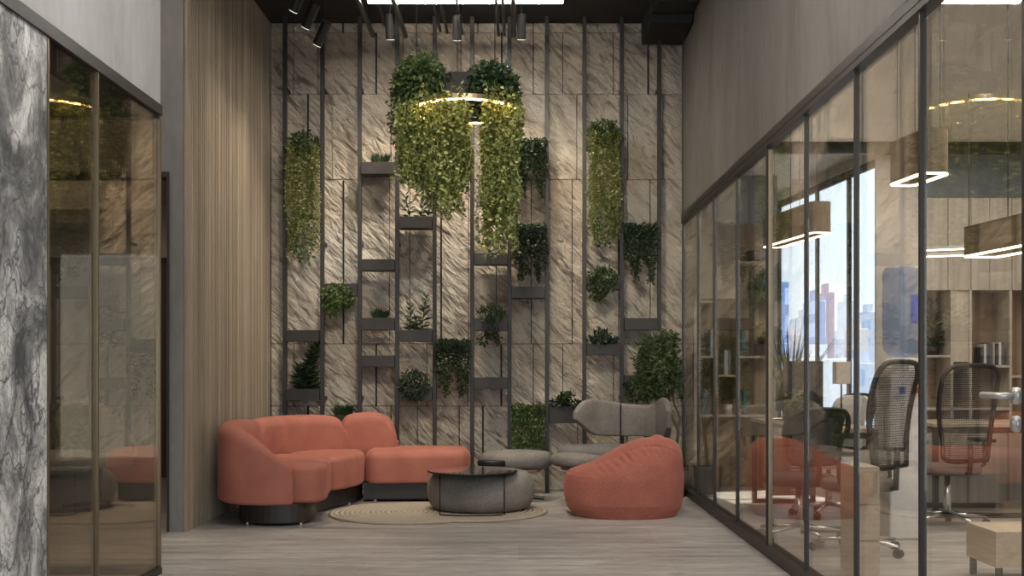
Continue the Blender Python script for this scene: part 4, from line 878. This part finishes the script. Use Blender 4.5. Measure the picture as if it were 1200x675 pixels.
# office chairs
def office_chair(loc, rz, label, seatm, backm, mesh=True, zb1=1.24, sz=.47, bh=.66, arms=True):
    o = thing('office_chair', label, 'chair', loc, rz, 'office chairs behind the glass')
    MB().slab(ellp(0, 0, .25, .24, 28), sz-.07, sz, .03, .008).build('seat', seatm, o, smooth=True, local=True)
    w0, z0 = .22, zb1-bh
    pts = []
    prof2 = [(-.17, z0), (-.20, z0+.15), (-.235, z0+bh*.55), (-.235, zb1-.10), (-.20, zb1-.03), (-.12, zb1), (.12, zb1), (.20, zb1-.03), (.235, zb1-.10), (.235, z0+bh*.55), (.20, z0+.15), (.17, z0)]
    def yb(z): t = (z-z0)/bh; return .24+.05*math.sin(t*PI)*-1+.07*t
    loop = [(x, yb(z), z) for x, z in catmull(prof2+[prof2[0]], 4)[:-1]]
    m = MB(); m.tube(loop, .018, 8, closed=True); m.build('back_frame', M['blackmetal'], o, smooth=True, local=True)
    m = MB()
    if mesh:
        nz, nx = 44, 30
        def hwid(z):
            t = (z-z0)/bh; return .17+.065*min(1, t*1.8) if t < .85 else .235-.10*((t-.85)/.15)**2
        for i in range(nz):
            z = z0+bh*(i+.5)/nz; a = hwid(z); m.box(-a, a, yb(z)-.0015, yb(z)+.0015, z-.0022, z+.0022)
        for j in range(nx):
            u = -1+2*(j+.5)/nx; zt_ = zb1-.01 if abs(u) < .6 else zb1-.05
            P_ = [(u*hwid(z0+(zt_-z0)*q/8), yb(z0+(zt_-z0)*q/8), z0+(zt_-z0)*q/8) for q in range(9)]; m.tube(P_, .002, 4)
        m.build('back_mesh', M['meshback'], o, local=True)
    else:
        R = []
        for i in range(13):
            z = z0+bh*i/12; t = i/12; a = .17+.06*min(1, t*1.8) if t < .85 else .23-.10*((t-.85)/.15)**2
            R.append([(a*math.cos(q), yb(z)-.02+(.02 if math.sin(q) > 0 else -.02)*abs(math.sin(q))**.5-.03*math.cos(q)**2, z) for q in [2*PI*k2/24 for k2 in range(24)]])
        m.rings(R); m.build('backrest', backm, o, smooth=True, local=True)
    m = MB(); m.tube([(0, .10, sz-.06), (0, .27, sz-.04), (0, .28, z0+.12)], .02, 8); m.build('back_support', M['blackmetal'], o, smooth=True, local=True)
    MB().tube([(0, 0, .09), (0, 0, .25), (0, 0, sz-.07)], [.028, .028, .018], 14).build('gas_lift', M['chrome'], o, smooth=True, local=True)
    if arms:
        for s in (-1, 1):
            m = MB(); m.tube([(s*.20, .05, sz-.05), (s*.29, .05, sz), (s*.29, .04, sz+.17)], .014, 8); m.box(s*.29-.035, s*.29+.035, -.11, .14, sz+.17, sz+.195); m.build('armrest', M['blackmetal'], o, local=True, bevel=.003)
    for k2 in range(5):
        a = 2*PI*k2/5+.3; m = MB(); m.tube([(0, 0, .105), (.29*math.cos(a), .29*math.sin(a), .07)], [.02, .012], 8); lg = m.build('leg', M['chrome'], o, smooth=True, local=True)
        cx_, cy_ = .29*math.cos(a), .29*math.sin(a); m = MB(); m.tube([(cx_-.022*math.sin(a), cy_+.022*math.cos(a), .028), (cx_+.022*math.sin(a), cy_-.022*math.cos(a), .028)], .028, 14); m.build('caster', M['blackmetal'], lg, local=True)
    return o
office_chair((2.22, 7.11, 0), -2.45, 'tall black mesh office chair nearest the glass, beside the water cooler', M['greyd'], None, True, 1.24, .48, .66)
office_chair((X(1110, 8.3), 8.3, 0), -2.9, 'black mesh office chair seen through the glass door', M['greyd'], None, True, 1.22, .47, .70)
office_chair((2.52, 8.85, 0), -1.2, 'office chair with white seat at the desk by the window', M['white'], M['white'], False, .98, .47, .42, False)
office_chair((1.96, 7.62, 0), 3.4, 'dark office chair at the near end of the desk', M['meshback'], M['meshback'], False, .92, .46, .36, False)
# water cooler and bottle
YW = 7.75; xw = X(1057, YW)
wc = thing('water_cooler', 'white floor water cooler behind the mesh office chair', 'water cooler', (xw, YW, 0)); zt = Z(419, YW)
MB().box(xw-.13, xw+.13, YW-.13, YW+.13, 0, zt-.05).build('cabinet', M['white'], wc, bevel=.015)
MB().lathe([(.11, zt-.05), (.128, zt-.045), (.128, zt-.02), (.11, zt-.005), (.07, zt-.003)], (xw, YW, 0), 32).build('collar', M['white'], wc, smooth=True)
for s, mt in ((-1, (.05, .1, .5)), (1, (.5, .05, .04))): m = MB(); m.box(xw+s*.05-.015, xw+s*.05+.015, YW-.17, YW-.1305, zt-.25, zt-.21); m.build('tap', plain('tap%d' % s, mt, .4), wc)
wb = thing('water_bottle', 'large blue water bottle upside down on the cooler', 'bottle', (xw, YW, zt))
hb_ = Z(312, YW)-zt
MB().lathe([(.05, 0.001), (.10, .02), (.128, .055), (.135, .09), (.131, hb_*.30), (.136, hb_*.33), (.136, hb_*.5), (.131, hb_*.53), (.136, hb_*.56), (.136, hb_*.75), (.130, hb_*.78), (.136, hb_*.82), (.136, hb_-.05), (.122, hb_-.015), (.09, hb_), (.02, hb_-.005)], (xw, YW, zt), 40).build('bottle_body', M['water'], wb, smooth=True)
lab_ = MB(); za, zb2 = Z(380, YW), Z(347, YW); R = []
for z in (za, zb2): R.append([(xw+r*math.sin(a), YW-r*math.cos(a), z) for r, a in [(.138, .1+i*.1) for i in range(9)]+[(.137, .9-i*.1) for i in range(9)]])
lab_.rings(R); lab_.build('bottle_label', M['label'], wb)
# low cabinets near the glass
pc = thing('pedestal_cabinet', 'low pale wood pedestal cabinet just inside the glass', 'cabinet', (X(1016, 6.35), 6.35, 0))
MB().box(X(1003, 6.2), X(1031, 6.2), 6.2, 6.5, .0, .64).build('cabinet_body', M['desk_wood'], pc, bevel=.003)
for i in range(3): MB().box(X(1003, 6.2)+.004, X(1031, 6.2)-.004, 6.185, 6.199, .02+i*.205, .215+i*.205).build('drawer', M['desk_wood'], pc, bevel=.002)
lc = thing('low_cabinet', 'low oak cabinet on short legs beyond the door glass', 'cabinet', (X(1185, 6.0), 6.1, 0))
MB().box(X(1167, 6.0), X(1167, 6.0)+.9, 6.0, 6.4, .10, .30).build('cabinet_body', M['desk_wood'], lc, bevel=.003)
for i, (a, b) in enumerate(((.03, .03), (.87, .03), (.03, .37), (.87, .37))): MB().box(X(1167, 6.0)+a-.015, X(1167, 6.0)+a+.015, 6.0+b-.015, 6.0+b+.015, 0, .0995).build('leg', M['blackmetal'], lc)
fl = thing('potted_plant', 'yellow-green leafy plant on the desk behind the mesh chair', 'plant', (X(1060, 8.9), 8.9, .76))
MB().lathe([(.05, 0), (.07, .005), (.075, .10), (.065, .10), (.055, .02)], (X(1060, 8.9), 8.9, .76), 20).build('pot', M['planter'], fl, smooth=True)
m = MB(); leaves_in(m, 160, ell((X(1060, 8.9), 8.9, .97), (.13, .12, .13)), .08); m.build('foliage', M['olive'], fl)
# ------------------------------------------------------------------ REAR ROOM (through the left glass)
xc_ = X(116, 9.4)
ac = thing('swivel_armchair', 'cream swivel armchair seen through the left bronze glass', 'chair', (xc_, 9.4, 0), .9)
MB().slab(ellp(0, 0, .29, .27), .36, .45, .04, .01).build('seat', M['creamf'], ac, smooth=True, local=True)
m = MB(); sweep_pad(m, [(-.29, -.08, .42, .56, .05), (-.30, .06, .42, .66, .06), (-.24, .22, .42, .84, .06), (-.10, .30, .42, .92, .06), (.10, .30, .42, .92, .06), (.24, .22, .42, .84, .06), (.30, .06, .42, .66, .06), (.29, -.08, .42, .56, .05)], .03); m.build('backrest', M['creamf'], ac, smooth=True, local=True)
MB().tube([(0, 0, .03), (0, 0, .365)], .025, 14).build('pedestal', M['blackmetal'], ac, smooth=True, local=True)
for i in range(4):
    a = PI/4+i*PI/2; m = MB(); m.tube([(0, 0, .05), (.3*math.cos(a), .3*math.sin(a), .015)], [.02, .012], 8); m.build('leg', M['blackmetal'], ac, local=True)
sh = thing('dark_shelving', 'dark shelving seen in the gap beside the grey column', 'shelving', (-2.95, 11.4, 0))
for q in (-3.35, -2.62): MB().box(q, q+.03, 11.3, 11.7, 0, 2.0).build('upright', M['blackmetal'], sh)
for z in (.02, .45, .9, 1.35, 1.9): MB().box(-3.32, -2.62, 11.3, 11.7, z, z+.03).build('shelf', M['walnut'], sh)
MB().box(-3.32, -2.62, 11.68, 11.70, 0.06, 1.9).build('back_panel', M['walnut'], sh)
